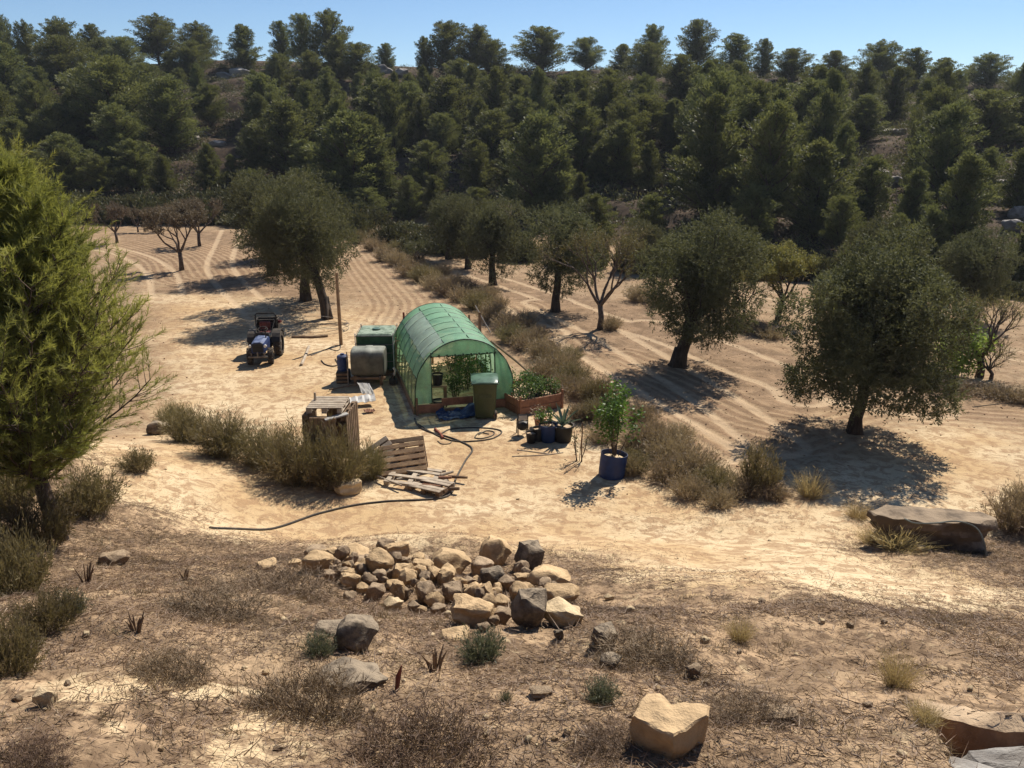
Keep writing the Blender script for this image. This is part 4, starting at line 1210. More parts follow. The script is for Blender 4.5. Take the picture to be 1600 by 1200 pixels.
def pebbles():
    rng = np.random.default_rng(14)
    bm = bmesh.new(); bmesh.ops.create_icosphere(bm, subdivisions=1, radius=.5)
    B = np.array([v.co[:] for v in bm.verts]); FF = np.array([[v.index for v in f.verts] for f in bm.faces]); bm.free()
    def batch(x, y, s, name, mt, lab):
        n = len(x); z = full_h(x, y)
        sh = B[None] * (1 + .35 * rng.normal(size=(n, len(B), 1)) * .6) * (s[:, None, None] * rng.uniform(.6, 1.3, (n, 1, 3)))
        a = rng.uniform(0, 6.28, n); ca, sa = np.cos(a)[:, None], np.sin(a)[:, None]
        X = sh[..., 0] * ca - sh[..., 1] * sa + x[:, None]; Y = sh[..., 0] * sa + sh[..., 1] * ca + y[:, None]; Z = sh[..., 2] * .7 + (z + s * .12)[:, None]
        V = np.stack([X, Y, Z], -1).reshape(-1, 3); F = (FF[None] + (np.arange(n) * len(B))[:, None, None]).reshape(-1, 3)
        tag(link(name, np_mesh(name, V, F, rng.random(len(F))), M[mt]), lab, name.replace('_', ' '), kind='stuff')
    x, y = scatter_poly(9000, -12, 13, 2.2, 15, rng, lambda x, y: (np.abs(x) < y * .72 + 1) * (.15 + .5 * masks(x, y)[0]))
    batch(x, y, np.minimum(.012 + .010 * rng.pareto(2.6, len(x)), .07), 'pebbles', 'rock_pale', 'pale pebbles scattered over the near slope')
    def g(x, y):
        return masks(x, y)[2] * (np.abs(x) < y * .72) * (1 - sstep(25, 50, y) * .8)
    x, y = scatter_poly(9000, -20, 30, 14, 48, rng, g)
    batch(x, y, rng.uniform(.02, .06, len(x)), 'soil_clods', 'clod', 'brown clods of turned soil between the orchard trees')
pebbles()

# ------------------------------------------------------------------ the stone pile
Z5 = [(172,195,145,110,'rock_tan','long cream block at the left end of the pile'),(165,140,95,45,'rock_brown','flat brown stone behind the left end block'),(245,150,65,60,'rock_tan','small tan stone behind the left end block'),
 (370,150,120,52,'rock_tan','flat tan slab at the back left of the pile'),(520,105,85,50,'rock_brown','brown stone topmost at the back left'),(578,135,115,80,'rock_tan','tan wedge stone at the back between flat slabs'),
 (485,205,130,145,'rock_tan','tall rounded tan stone left of the pile middle'),(400,182,100,34,'rock_brown','thin reddish slab left of the tall rounded stone'),(395,228,70,60,'rock_tan','small tan stone tucked under the reddish slab'),
 (245,252,72,64,'rock_brown','brown stone below the left end block'),(330,240,64,38,'rock_tan','tan cap stone above the twin stones at left'),(340,282,95,80,'rock_tan','tan stone below the cap stone at left'),
 (400,318,62,56,'rock_tan','small round tan stone left of the egg pair'),(470,345,84,92,'rock_brown','brown upright stone in the front left'),(465,292,62,42,'rock_tan','small tan stone on top of the brown upright one'),
 (536,250,64,62,'rock_brown','rough brown stone right of the tall rounded stone'),(607,248,104,88,'rock_tan','smooth tan stone leaning in the pile middle'),(600,185,90,46,'rock_brown','dark flat stone in the gap behind the middle'),
 (690,180,82,70,'rock_brown','brown pointed stone left of the big long block'),(845,195,190,125,'rock_tan','big long tan block at the back of the pile'),(702,225,92,68,'rock_tan','tan wedge in front of the brown pointed stone'),
 (757,256,64,62,'rock_brown','small round brown stone under the big long block'),(553,300,78,44,'rock_tan','small flat tan stone in the front left'),(605,338,74,74,'rock_brown','dark brown stone between the flat tan and the tall slab'),
 (713,320,72,135,'rock_tan','tall narrow slab standing in the pile middle'),(822,262,76,80,'rock_tan','round tan stone right of the tall narrow slab'),(770,372,74,66,'rock_brown','brown stone at the foot of the tall narrow slab'),
 (557,392,84,64,'rock_pale','pale yellow cube stone at the front left edge'),(852,342,112,105,'rock_brown','mottled brown stone in the middle front'),(942,332,74,58,'rock_tan','split tan stone left of the dark hollow'),
 (1000,215,110,100,'rock_brown','brown round stone left of the lichened one'),(1072,140,150,150,'rock_tan','big round topped boulder at the back centre'),(1053,265,108,100,'rock_grey','lichened grey stone under the big round boulder'),
 (1130,305,84,90,'rock_brown','brown stone right of the lichened grey one'),(1240,172,146,150,'rock_grey','dark upright boulder at the back right'),(1206,272,88,60,'rock_tan','tan stone below the dark upright boulder'),
 (1185,348,94,92,'rock_tan','rounded tan stone left of the big dark front boulder'),(1340,285,185,92,'rock_tan','wide flat tan boulder at the right end'),(1395,372,155,80,'rock_tan','tan boulder behind the cream one at the right end'),
 (1400,458,188,112,'rock_pale','large cream boulder at the front right corner'),(1238,440,180,200,'rock_grey','large dark pitted boulder in the front right'),(955,432,205,150,'rock_tan','biggest cream boulder in the front of the pile'),
 (1096,395,84,62,'rock_tan','small tan stone right of the biggest cream boulder'),(1100,455,94,84,'rock_brown','cracked brown stone between the two front boulders'),(1070,350,56,64,'rock_tan','small upright tan stone above the biggest boulder'),
 (665,402,64,62,'rock_brown','small brown stone below the grey one at front'),(340,362,66,40,'rock_brown','flat brown stone at the lower left edge of the pile'),(425,366,30,28,'rock_pale','tiny white stone at the lower left edge'),
 (780,442,76,60,'rock_brown','reddish stone left of the biggest cream boulder'),(836,458,46,36,'rock_pale','small white stone against the biggest cream boulder'),(1060,482,52,60,'rock_brown','small brown stone right below the biggest boulder'),
 (942,290,66,52,'rock_brown','small dark stone in the dark hollow of the pile'),(880,300,60,60,'rock_tan','tan stone above the mottled brown stone'),(1385,545,46,60,'rock_grey','dark shard at the foot of the large cream boulder'),
 (60,185,60,38,'rock_tan','low tan stone beyond the left end of the pile'),(700,430,46,40,'rock_tan','small tan stone at the very front middle'),(1010,520,60,40,'rock_brown','flat brown stone sunk before the biggest boulder')]
for i, (cx, cy, w_, h_, mt, lab) in enumerate(Z5):
    px = 440 + cx * .3125; base = 820 + (cy + h_ * .42) * .3125
    p = gp(px, base); s = zc(p) / FPX * .3125
    W = w_ * s * 1.30; Hh = h_ * s * 1.18
    rock('stone', mt, i % 6, (p.x, p.y + W * .18, hz(p.x, p.y) + Hh * .36), (W, W * .85, Hh), (rndp.uniform(-.2, .2), rndp.uniform(-.2, .2), rndp.uniform(-.4, .4)), lab, 'stone', 'stones of the pile')
for i in range(90):
    f = rndp.random(); px = 500 + f * 370; lo = float(np.interp(px, [500, 600, 700, 780, 870], [900, 930, 955, 975, 985])); hi = float(np.interp(px, [500, 870], [872, 900]))
    p = gp(px, rndp.uniform(hi, lo)); q = rndp.uniform(.10, .25); zone_ = 'at the left end of the pile' if px < 620 else 'in the middle of the pile' if px < 760 else 'at the right end of the pile'
    rock('stone', rndp.choice(['rock_tan', 'rock_brown', 'rock_tan', 'rock_brown']), i % 6, (p.x, p.y, p.z + q * .3 + rndp.uniform(0, .06)), (q, q * .9, q * .8), (rndp.uniform(0, 3), rndp.uniform(0, 3), rndp.uniform(0, 3)),
         'small stone wedged low among the bigger ones ' + zone_, 'stone', 'small filling stones ' + zone_)
# loose stones and boulders of the slope
def stone_px(px, py, wp, hp_, mt, k, lab, rz=0, sink=.42, name='stone', cat='stone', dy=.9, grp=None, tilt=(0, 0)):
    p = gp(px, py); s = zc(p) / FPX
    return rock(name, mt, k, (p.x, p.y + wp * s * .2, hz(p.x, p.y) + hp_ * s * sink), (wp * s * 1.1, wp * s * dy, hp_ * s * 1.15), (tilt[0], tilt[1], rz), lab, cat, grp)
stone_px(556, 1018, 72, 56, 'rock_grey', 1, 'grey lichened rock standing left below the stone pile', .3)
stone_px(545, 1075, 110, 44, 'rock_grey', 3, 'broad grey rock half buried in the slope', .1, .15)
stone_px(520, 995, 60, 16, 'rock_grey', 2, 'thin grey stone lying left of the grey lichened rock', 0, .2)
stone_px(945, 1012, 50, 34, 'rock_grey', 4, 'dark stone at the slope right of the pile', .4)
stone_px(955, 1040, 40, 22, 'rock_grey', 0, 'second dark stone under the dark stone', .9)
stone_px(1086, 1052, 26, 22, 'rock_brown', 2, 'brown fist sized stone on the slope above the heart shaped boulder', .4)
stone_px(68, 1108, 34, 34, 'rock_pale', 3, 'chalky white stone at the left edge of the pale sand', .5)
stone_px(175, 884, 44, 22, 'rock_brown', 2, 'brown flat stone under an eroded edge of the left slope', .2, .3)
stone_px(415, 890, 40, 16, 'rock_tan', 4, 'low tan stone on the slope just left of the pile', .5, .3)
stone_px(710, 1000, 60, 20, 'rock_tan', 4, 'flat sunken tan stone below the front of the pile', .2, .15)
stone_px(845, 1088, 40, 14, 'rock_brown', 5, 'dark flat stone alone on the middle slope', .2, .3)
stone_px(985, 960, 16, 12, 'rock_pale', 1, 'white pebble sized stone right of the pile', .2)
stone_px(1220, 1125, 60, 18, 'rock_brown', 5, 'brown stone sunk in the slope right of the heart shaped boulder', .2, .2)
stone_px(1440, 862, 22, 10, 'rock_pale', 1, 'small pale stone before the flat boulder', .2)
stone_px(245, 680, 34, 22, 'rock_grey', 1, 'grey stone at the foot of the broom bushes under the pine', .2)
stone_px(540, 772, 50, 26, 'rock_pale', 5, 'pale slab leaning below the broom bush at the pallet box', .6, .3)
stone_px(518, 768, 22, 16, 'rock_grey', 2, 'small grey stone under the dense broom bush', .2)
for i in range(60):
    px, py = rndp.uniform(20, 1580), rndp.uniform(930, 1190)
    q = rndp.uniform(7, 17); zn = 'on the left slope below the near pine' if px < 400 else 'on the slope below the stone pile' if px < 900 else 'round the heart shaped boulder' if px < 1200 else 'between the flat boulder and the pit'
    stone_px(px, py, q, q * .7, rndp.choice(['rock_pale', 'rock_tan', 'rock_brown']), i % 6, 'loose small stone lying ' + zn, rndp.uniform(0, 3), .25, grp='loose small stones ' + zn)

def heart_boulder():
    p = gp(1050, 1188); s = zc(p) / FPX; W = 118 * s
    top = [(-.52, -.02), (-.30, .34), (-.12, .36), (.03, .22), (.22, .25), (.50, .20), (.50, .02), (.22, -.26), (.02, -.36), (-.30, -.18)]
    bm = bmesh.new(); rings = []
    for z, f, tw in ((.0, .80, .0), (.15, .95, 0), (.34, 1.02, 0), (.52, 1.0, 0), (.64, 1.0, 0), (.665, .94, 0)):
        rings.append([bm.verts.new(((x * f + .03 * mnoise.noise(Vector((x * 3, y * 3, z * 5)))) * W, (y * f + .04 * mnoise.noise(Vector((y * 4, x * 3, z * 6)))) * W * .95, (z + (.06 * y + .03 * x) * (z > .3)) * W)) for x, y in top])
    n = len(top)
    for a, b in zip(rings, rings[1:]):
        for i in range(n): bm.faces.new((a[i], a[(i + 1) % n], b[(i + 1) % n], b[i]))
    bm.faces.new(rings[-1]); bm.faces.new(rings[0][::-1])
    bmesh.ops.triangulate(bm, faces=bm.faces[:])
    for _ in range(3): bmesh.ops.subdivide_edges(bm, edges=[e for e in bm.edges if e.calc_length() > .04], cuts=1); bmesh.ops.triangulate(bm, faces=bm.faces[:])
    for v in bm.verts:
        v.co += Vector((mnoise.noise(v.co * 9), mnoise.noise(v.co * 9 + Vector((9, 0, 0))), mnoise.noise(v.co * 9 + Vector((0, 9, 0))))) * .020 + Vector((mnoise.noise(v.co * 26), mnoise.noise(v.co * 26 + Vector((9, 0, 0))), mnoise.noise(v.co * 26 + Vector((0, 9, 0))))) * .006
    bmesh.ops.recalc_face_normals(bm, faces=bm.faces[:])
    me = bpy.data.meshes.new('boulder'); bm.to_mesh(me); bm.free(); me.polygons.foreach_set('use_smooth', [True] * len(me.polygons)); me.set_sharp_from_angle(angle=R(28))
    o = link('boulder', me, M['rock_tan'], None, (p.x, p.y + W * .30, hz(p.x, p.y + .1) - .06), (R(4), 0, R(-6)))
    tag(o, 'heart topped tan boulder with flat sunlit face alone on the near slope', 'boulder')
heart_boulder()

def slab_rock():
    p = gp(1460, 858); s = zc(p) / FPX; W = 195 * s
    t = thing('boulder', 'long flat topped boulder with undercut dark face and a hose over it', 'boulder', (p.x, p.y, hz(p.x, p.y)), R(-9))
    del t['label']; bpy.data.objects.remove(t)
    outl = [(-.50, .10), (-.44, -.03), (-.25, -.06), (-.05, -.10), (.12, -.08), (.30, -.12), (.42, -.05), (.48, .06), (.42, .13), (.1, .17), (-.3, .16)]
    bm = bmesh.new(); rings = []
    for z, f in ((-.03, .86), (.03, .90), (.09, .84), (.14, .93), (.175, .90), (.20, 1.02), (.245, 1.03), (.255, .99)):
        rings.append([bm.verts.new((x * f * W + .03 * mnoise.noise(Vector((x * 7, y * 9, z * 14))), y * f * W + .09 * mnoise.noise(Vector((x * 6 + 4, y * 3, z * 12))), z * W * 1.05 + .03 * mnoise.noise(Vector((x * 8, y * 8, 3))))) for x, y in outl])
    n = len(outl)
    for a, b in zip(rings, rings[1:]):
        for i in range(n): bm.faces.new((a[i], a[(i + 1) % n], b[(i + 1) % n], b[i]))
    bm.faces.new(rings[-1]); bm.faces.new(rings[0][::-1])
    bmesh.ops.triangulate(bm, faces=bm.faces[:])
    for _ in range(3): bmesh.ops.subdivide_edges(bm, edges=[e for e in bm.edges if e.calc_length() > .08], cuts=1); bmesh.ops.triangulate(bm, faces=bm.faces[:])
    for v in bm.verts:
        v.co += Vector((mnoise.noise(v.co * 4), mnoise.noise(v.co * 4 + Vector((9, 0, 0))), .6 * mnoise.noise(v.co * 4 + Vector((0, 9, 0))))) * .06 + Vector((mnoise.noise(v.co * 13), mnoise.noise(v.co * 13 + Vector((5, 0, 0))), 0)) * .02
    bmesh.ops.recalc_face_normals(bm, faces=bm.faces[:])
    me = bpy.data.meshes.new('boulder'); bm.to_mesh(me); bm.free(); me.polygons.foreach_set('use_smooth', [True] * len(me.polygons)); me.set_sharp_from_angle(angle=R(35))
    o = link('boulder', me, M['rock_dark'], None, (p.x, p.y + .12, hz(p.x, p.y) - .02), (0, 0, R(-5)))
    tag(o, 'long flat topped boulder with undercut dark face on the right', 'boulder')
    bz = hz(p.x, p.y) - .02
    mb = MB()
    pts = [(p.x - .50, p.y + .1, bz + .50), (p.x - .42, p.y - .10, bz + .52), (p.x - .15, p.y - .16, bz + .55), (p.x + .2, p.y - .12, bz + .56), (p.x + .45, p.y - .2, bz + .50), (p.x + .55, p.y - .32, bz + .30), (p.x + .60, p.y - .36, bz + .04), (p.x + .58, p.y - .46, bz + .02)]
    mb.tube(smooth_line(pts, 4), .013, 6)
    tag(mb.build('hose', M['greyhose']), 'grey green hose looped over the long flat boulder', 'hose')
M['greyhose'] = surf('grey_hose', (.20, .22, .19), (.12, .13, .11), 4, .6, .1)
slab_rock()

# dug pit at the lower right
def pit():
    a, b = gp(1440, 1098), gp(1650, 1128)
    A = Vector((PIT[0][0], PIT[0][1], 0)); B = Vector((PIT[1][0], PIT[1][1], 0)); D_ = Vector((PIT[3][0], PIT[3][1], 0)); C_ = Vector((PIT[2][0], PIT[2][1], 0))
    mb = MB(); n = 26
    ax = (B - A).normalized(); nrm = Vector((-ax.y, ax.x, 0)); L = (B - A).length + .3
    V = []; F = []
    for j in range(5):
        for i in range(n + 1):
            q = A + ax * (i / n * L - .02)
            zt = hz(q.x + nrm.x * .16, q.y + nrm.y * .16)
            zz = zt - .012 - j * .07
            off = .025 * mnoise.noise(Vector((i * .5, j * .8, 2))) - .07 - .01 * j
            V.append(q + nrm * (off) + Vector((0, 0, zz + .022)))
    for j in range(4):
        for i in range(n): F.append((j * (n + 1) + i, j * (n + 1) + i + 1, (j + 1) * (n + 1) + i + 1, (j + 1) * (n + 1) + i))
    k = len(V)
    for d_, z_ in ((.03, .012), (.07, .006), (.14, -.05)):
        for i in range(n + 1):
            q = A + ax * (i / n * L - .02) + nrm * d_; V.append(Vector((q.x, q.y, hz(q.x, q.y) + z_)))
    for r_ in range(3):
        for i in range(n):
            a0 = 0 if r_ == 0 else k + (r_ - 1) * (n + 1); b0 = k + r_ * (n + 1)
            F.append((a0 + i, b0 + i, b0 + i + 1, a0 + i + 1))
    mb.add(V, F, True)
    tag(mb.build('pit_wall', M['clay']), 'cut reddish clay wall of the dug pit at the lower right', 'wall')
    for j, (u, v_, sx, sy, sz, rz, lab) in enumerate(((.30, .55, .75, .26, .09, .05, 'long grey concrete lump lying in the dug pit'), (.55, .30, .5, .22, .10, .2, 'second grey slab in the pit against the clay wall'), (.18, .95, .5, .2, .07, -.1, 'grey slab at the front lip of the dug pit'))):
        q = A + (B - A) * u + (D_ - A) * v_
        rock('slab', 'concrete', 3 + j % 3, (q.x, q.y, hz(q.x, q.y) + .04), (sx, sy, sz * 1.6), (0, 0, rz - .15), lab, 'slab')
pit()
# charred stumps and upright twigs in the foreground
def stump(px, py, hp_, k, lab, n=7):
    rnd = random.Random(k); p = gp(px, py); s = zc(p) / FPX; h = hp_ * s; mb = MB()
    for i in range(n):
        a = rnd.uniform(0, 6.28); o = Vector((math.cos(a), math.sin(a), 0)) * rnd.uniform(.1, .55) * h
        mb.tube([(o.x * .2, o.y * .2, -.03), (o.x * .6, o.y * .6, h * .5), (o.x, o.y, h * rnd.uniform(.7, 1.05))], [.012, .009, .003], 5)
    tag(mb.build('dead_stump', M['wood_dark'], None, (p.x, p.y, hz(p.x, p.y)), 0), lab, 'stump')
stump(680, 1048, 40, 1, 'dead spiky stump in the middle of the slope', 9)
stump(212, 988, 34, 2, 'black burnt stump on the left slope', 11)
stump(135, 912, 34, 3, 'dead stump beside the brush under the near pine', 9)
stump(290, 905, 20, 4, 'small dead stump on the upper left slope', 8)
def spike():
    p = gp(618, 1075); s = zc(p) / FPX; mb = MB(); mb.tube([(0, 0, -.04), (.02, 0, .1), (.045, .0, 46 * s)], [.010, .018, .004], 6)
    tag(mb.build('stick', M['rust'], None, (p.x, p.y, hz(p.x, p.y)), 0), 'dark red spike standing upright on the near slope', 'stick')
spike()
# ------------------------------------------------------------------ tunnel greenhouse
GA = gp(650, 648); GA.z = 0; gB = gp(803, 642); gB.z = 0
GW = (gB - GA).length; gx = (gB - GA).normalized()
GZ = hz(GA.x, GA.y) - .01
gyaw = R(14.5); gx = Vector((math.cos(gyaw), math.sin(gyaw), 0)); GW = 2.42
GLEN = 4.35; HT = 1.80; LEG = .55; RX = GW / 2
MID = GA + gx * RX
T_G = thing('tunnel_greenhouse', 'green plastic tunnel greenhouse with an open front door', 'greenhouse', (MID.x, MID.y, GZ), gyaw)
def arch(n=24):
    o = [(-RX, 0.0), (-RX * 1.012, LEG * .5), (-RX, LEG)]
    for i in range(1, n):
        a = math.pi - math.pi * i / n; o.append((RX * math.cos(a), LEG + (HT - LEG) * math.sin(a)))
    o += [(RX, LEG), (RX * 1.012, LEG * .5), (RX, 0.0)]
    return o
AR = arch()
NH = 8
hoop_me = None
for i in range(NH):
    y = GLEN * i / (NH - 1)
    if hoop_me is None:
        mb = MB(); mb.tube([(x, 0, z) for x, z in AR], .016, 6); o = mb.build('hoop', M['frame_green'], T_G, (0, y, 0)); hoop_me = o.data
    else: link('hoop', hoop_me, None, T_G, (0, y, 0))
for x, z in (AR[7], AR[11], AR[15], AR[19], AR[4], AR[23]):
    mb = MB(); mb.tube([(x * .985, 0, z - .01), (x * .985, GLEN, z - .01)], .011, 6); mb.build('purlin', M['frame_green'], T_G)
# cover: panels sagging a little between hoops, one part for each strip
def cover(name, i0, i1, mt, off=.010, y0=0, y1=GLEN, ny=42, sag=.026):
    V = []; F = []; rg = list(range(i0, i1 + 1))
    for j in range(ny + 1):
        y = y0 + (y1 - y0) * j / ny
        sg = abs(math.sin(math.pi * y / (GLEN / (NH - 1)))) * sag
        for i in rg:
            x, z = AR[i]; c = Vector((x, 0, z - LEG if z > LEG else 0)); c = c.normalized() if c.length > .01 else Vector((1, 0, 0))
            k = off - sg * (1 + .6 * mnoise.noise(Vector((x * 3, y * 3, z * 3)))) + .010 * mnoise.noise(Vector((x * 9, y * 5, z * 9)))
            V.append((x + c.x * k, y, z + c.z * k))
    m = len(rg)
    for j in range(ny):
        for i in range(m - 1): F.append((j * m + i, j * m + i + 1, (j + 1) * m + i + 1, (j + 1) * m + i))
    mb = MB(); mb.add(V, F, True); return mb.build(name, M[mt], T_G)
nA = len(AR) - 1
cover('roof_cover', 4, nA - 5, 'film')
cover('side_cover', 0, 4, 'film_clear', .010)
cover('side_cover', nA - 5, nA, 'film', .010)
cover('roof_patch', 7, 11, 'film_pale', .017, .25, GLEN - .5)
# front wall: transom and two side panels round the door
def front_panel(name, ux0, ux1, z0, arch_top=True, zt=None, y=-.012):
    V = []; F = []; n = 16
    for i in range(n + 1):
        x = ux0 + (ux1 - ux0) * i / n
        q = max(0, 1 - (x / RX) ** 2); top = LEG + (HT - LEG) * math.sqrt(q) - .01
        if zt is not None: top = min(top, zt)
        for j in range(7):
            V.append((x, y + .012 * math.sin(x * 30 + j), z0 + (top - z0) * j / 6))
    for i in range(n):
        for j in range(6): F.append((i * 7 + j, (i + 1) * 7 + j, (i + 1) * 7 + j + 1, i * 7 + j + 1))
    mb = MB(); mb.add(V, F, True); return mb.build(name, M['film'], T_G)
DX0 = -RX + GW * .165; DX1 = -RX + GW * .81; DZ = 1.42
front_panel('front_panel', -RX + .01, DX0, .27); front_panel('front_panel', DX1, RX - .01, .20); front_panel('front_transom', DX0, DX1, DZ)
mb = MB(); mb.tube([(DX0, 0, .05), (DX0, 0, DZ + .1)], .015, 6); mb.build('door_post', M['frame_green'], T_G)
mb = MB(); mb.tube([(DX1, 0, .05), (DX1, 0, DZ + .1)], .015, 6); mb.build('door_post', M['frame_green'], T_G)
mb = MB(); mb.tube([(-RX * .70, 0, DZ), (RX * .70, 0, DZ)], .017, 6)
for k in range(9):
    mb.box((DX0 + (DX1 - DX0) * k / 8, -.02, DZ + .01), (.035, .03, .05))
mb.build('front_rail', M['frame_green'], T_G)
# base boards
def plank(c, d, rz=0, par=T_G, mt='wood_red', name='base_board', ry=0, rx=0):
    mb = MB(); mb.box((0, 0, 0), d, ch=.008); o = mb.build(name, M[mt], par); o.location = c; o.rotation_euler = (rx, ry, rz); return o
plank((-RX + .32, -.06, .15), (.66, .04, .22)); plank((-RX + 1.02, -.02, .28), (.78, .04, .19)); plank((-RX + 1.02, -.06, .06), (.80, .04, .14), mt='wood_dark')
plank((RX - .42, -.06, .14), (.82, .04, .22)); plank((RX - .05, -.08, .2), (.06, .06, .40), name='stake', mt='wood_dark')
plank((-RX + .02, -.09, .22), (.05, .05, .46), name='stake', mt='wood_dark')
for s in (-1, 1):
    for k in range(3): plank((s * (RX + .04), .75 + 1.5 * k, .10), (.035, 1.47, .20), mt='wood_dark')
# back wall with open frame of boards
for zz in (.25, .95, 1.25): plank((0, GLEN + .03, zz), (GW * .82, .03, .10), name='back_rail', mt='wood')
for xx in (-.75, -.1, .6): plank((xx, GLEN - .02, .72), (.06, .04, 1.4), name='back_post', mt='wood')
front_panel('back_panel', -RX + .02, -.78, .1, y=GLEN); front_panel('back_panel', .55, RX - .02, .1, y=GLEN); front_panel('back_transom', -.78, .55, 1.3, y=GLEN)
def in_g(x, y, z=0):
    v = Matrix.Rotation(gyaw, 3, 'Z') @ Vector((x, y, z)); return Vector((MID.x + v.x, MID.y + v.y, GZ + z))

# leafy plants: stems with real leaves
def leafy(name, seed, r, h, nst, nleaf, lsize, mt, label, cat, loc, group=None, wfac=.5, droop=0, base=.3, stem_mt='twig', bottom=.15):
    rnd = random.Random(seed); rng = np.random.default_rng(seed)
    t = thing(name, label, cat, loc, 0, group)
    mb = MB(); P = []; D = []
    for k in range(nst):
        a = rnd.uniform(0, 6.28); q = math.sqrt(rnd.random())
        b = Vector((math.cos(a) * q * r * base, math.sin(a) * q * r * base, -.02)); e = Vector((math.cos(a) * q * r, math.sin(a) * q * r, h * (1 - .35 * q * q) * rnd.uniform(.7, 1)))
        m_ = b.lerp(e, .5) + Vector((rnd.gauss(0, .04), rnd.gauss(0, .04), .05 * h))
        mb.tube([b, m_, e], [.010, .007, .003], 4, cap=False)
        nn = nleaf // nst
        for j in range(nn):
            f = bottom + (1 - bottom) * rnd.random() ** .8
            pt = b.lerp(m_, f * 2) if f < .5 else m_.lerp(e, f * 2 - 1)
            sp = Vector((rnd.gauss(0, 1), rnd.gauss(0, 1), rnd.gauss(0, .6))) * r * .16
            P.append(pt + sp); D.append(Vector((rnd.gauss(0, 1), rnd.gauss(0, 1), rnd.gauss(.2 - droop, .5))))
    P = np.array(P); D = np.array(D)
    V, F = leaves(P, D, rng.uniform(.6, 1.25, len(P)) * lsize, rng.uniform(.8, 1.2, len(P)) * lsize * wfac, rng)
    mb.build('stems', M[stem_mt], t)
    link('foliage', np_mesh('foliage', V, F, rng.random(len(F))), M[mt], t)
    return t
spots = [(-.02, 1.1, .85), (.35, 1.6, 1.0), (.25, 2.3, 1.1), (.6, 1.1, .8), (.7, 2.9, 1.1), (.75, 2.0, 1.0), (.3, 3.3, 1.1), (-.8, 2.4, .8), (-.85, 3.3, .9)]
nm = ['first crop plant right of the doorway view', 'second crop plant along the middle of the tunnel', 'tall crop plant deep in the tunnel middle', 'low crop plant behind the wheeled bin', 'crop plant at the far right of the tunnel',
      'crop plant against the right wall of the tunnel', 'farthest crop plant before the back boards', 'crop plant along the left wall of the tunnel', 'crop plant in the far left corner of the tunnel']
for i, ((x, y, h), l) in enumerate(zip(spots, nm)):
    leafy('crop_plant', 60 + i, .34, h, 9, 420, .075, 'tomato', 'green ' + l, 'plant', in_g(x, y, .02), 'crop plants inside the tunnel')
leafy('hanging_plant', 72, .16, .30, 6, 130, .06, 'citrus', 'small plant on the stand just inside the doorway', 'plant', in_g(-.58, .5, .86), bottom=.3)
# stand with pots behind the doorway
ts = thing('plant_stand', 'wooden stand just inside the tunnel doorway', 'stand', in_g(-.58, .5), gyaw)
plank((0, 0, .55), (.42, .32, .03), par=ts, mt='wood', name='shelf')
for sx in (-.18, .18):
    for sy in (-.12, .12): plank((sx, sy, .27), (.04, .04, .54), par=ts, mt='wood', name='leg')
def pot(name, loc, r, h, mt, label, soil=True, cat='pot', group=None, handle=False):
    t = thing(name, label, cat, loc, 0, group)
    mb = MB(); mb.lathe([(0, 0), (r * .74, 0), (r * .78, .01), (r * .96, h * .9), (r * 1.05, h * .9), (r * 1.05, h), (r * .95, h), (r * .92, h * .86)], 20); mb.build('body', M[mt], t)
    if soil:
        mb = MB(); mb.lathe([(r * .925, h * .86), (r * .5, h * .88), (0, h * .87)], 16); mb.build('soil', M['clay'], t)
    return t
pot('plant_pot', in_g(-.58, .5, .565), .14, .28, 'black', 'dark pot on the stand inside the tunnel doorway')
pot('bucket', in_g(-.62, .15, .02), .16, .26, 'black', 'black bucket on the floor inside the doorway')

p = put_base(1497, 590)
leafy('fig_bush', 161, .80, height_to(p, 498), 18, 2300, .13, 'fig', 'bright lime green bush lit from behind beside the largest olive', 'bush', p, base=.35, bottom=.1)

# blue tarpaulin crumpled before the doorway
def tarp():
    n = 26; V = []; F = []
    for j in range(n + 1):
        for i in range(n + 1):
            u, v = i / n - .5, j / n - .5
            x = u * 1.05; y = v * .55
            z = .03 + .16 * max(0, mnoise.noise(Vector((u * 4, v * 5, 1)))) + .05 * mnoise.noise(Vector((u * 11, v * 11, 7))) + .22 * math.exp(-((u - .32) ** 2 + (v - .1) ** 2) * 18)
            V.append((x + .05 * mnoise.noise(Vector((v * 6, u * 6, 4))), y + .07 * mnoise.noise(Vector((u * 5, 0, 9))), max(.012, z) ))
    for j in range(n):
        for i in range(n): F.append((j * (n + 1) + i, j * (n + 1) + i + 1, (j + 1) * (n + 1) + i + 1, (j + 1) * (n + 1) + i))
    mb = MB(); mb.add(V, F, True); p = in_g(-.22, -.36)
    tag(mb.build('tarpaulin', M['tarp'], None, (p.x, p.y, hz(p.x, p.y) - .005), gyaw), 'crumpled blue tarpaulin on the ground before the tunnel door', 'tarpaulin')
tarp()
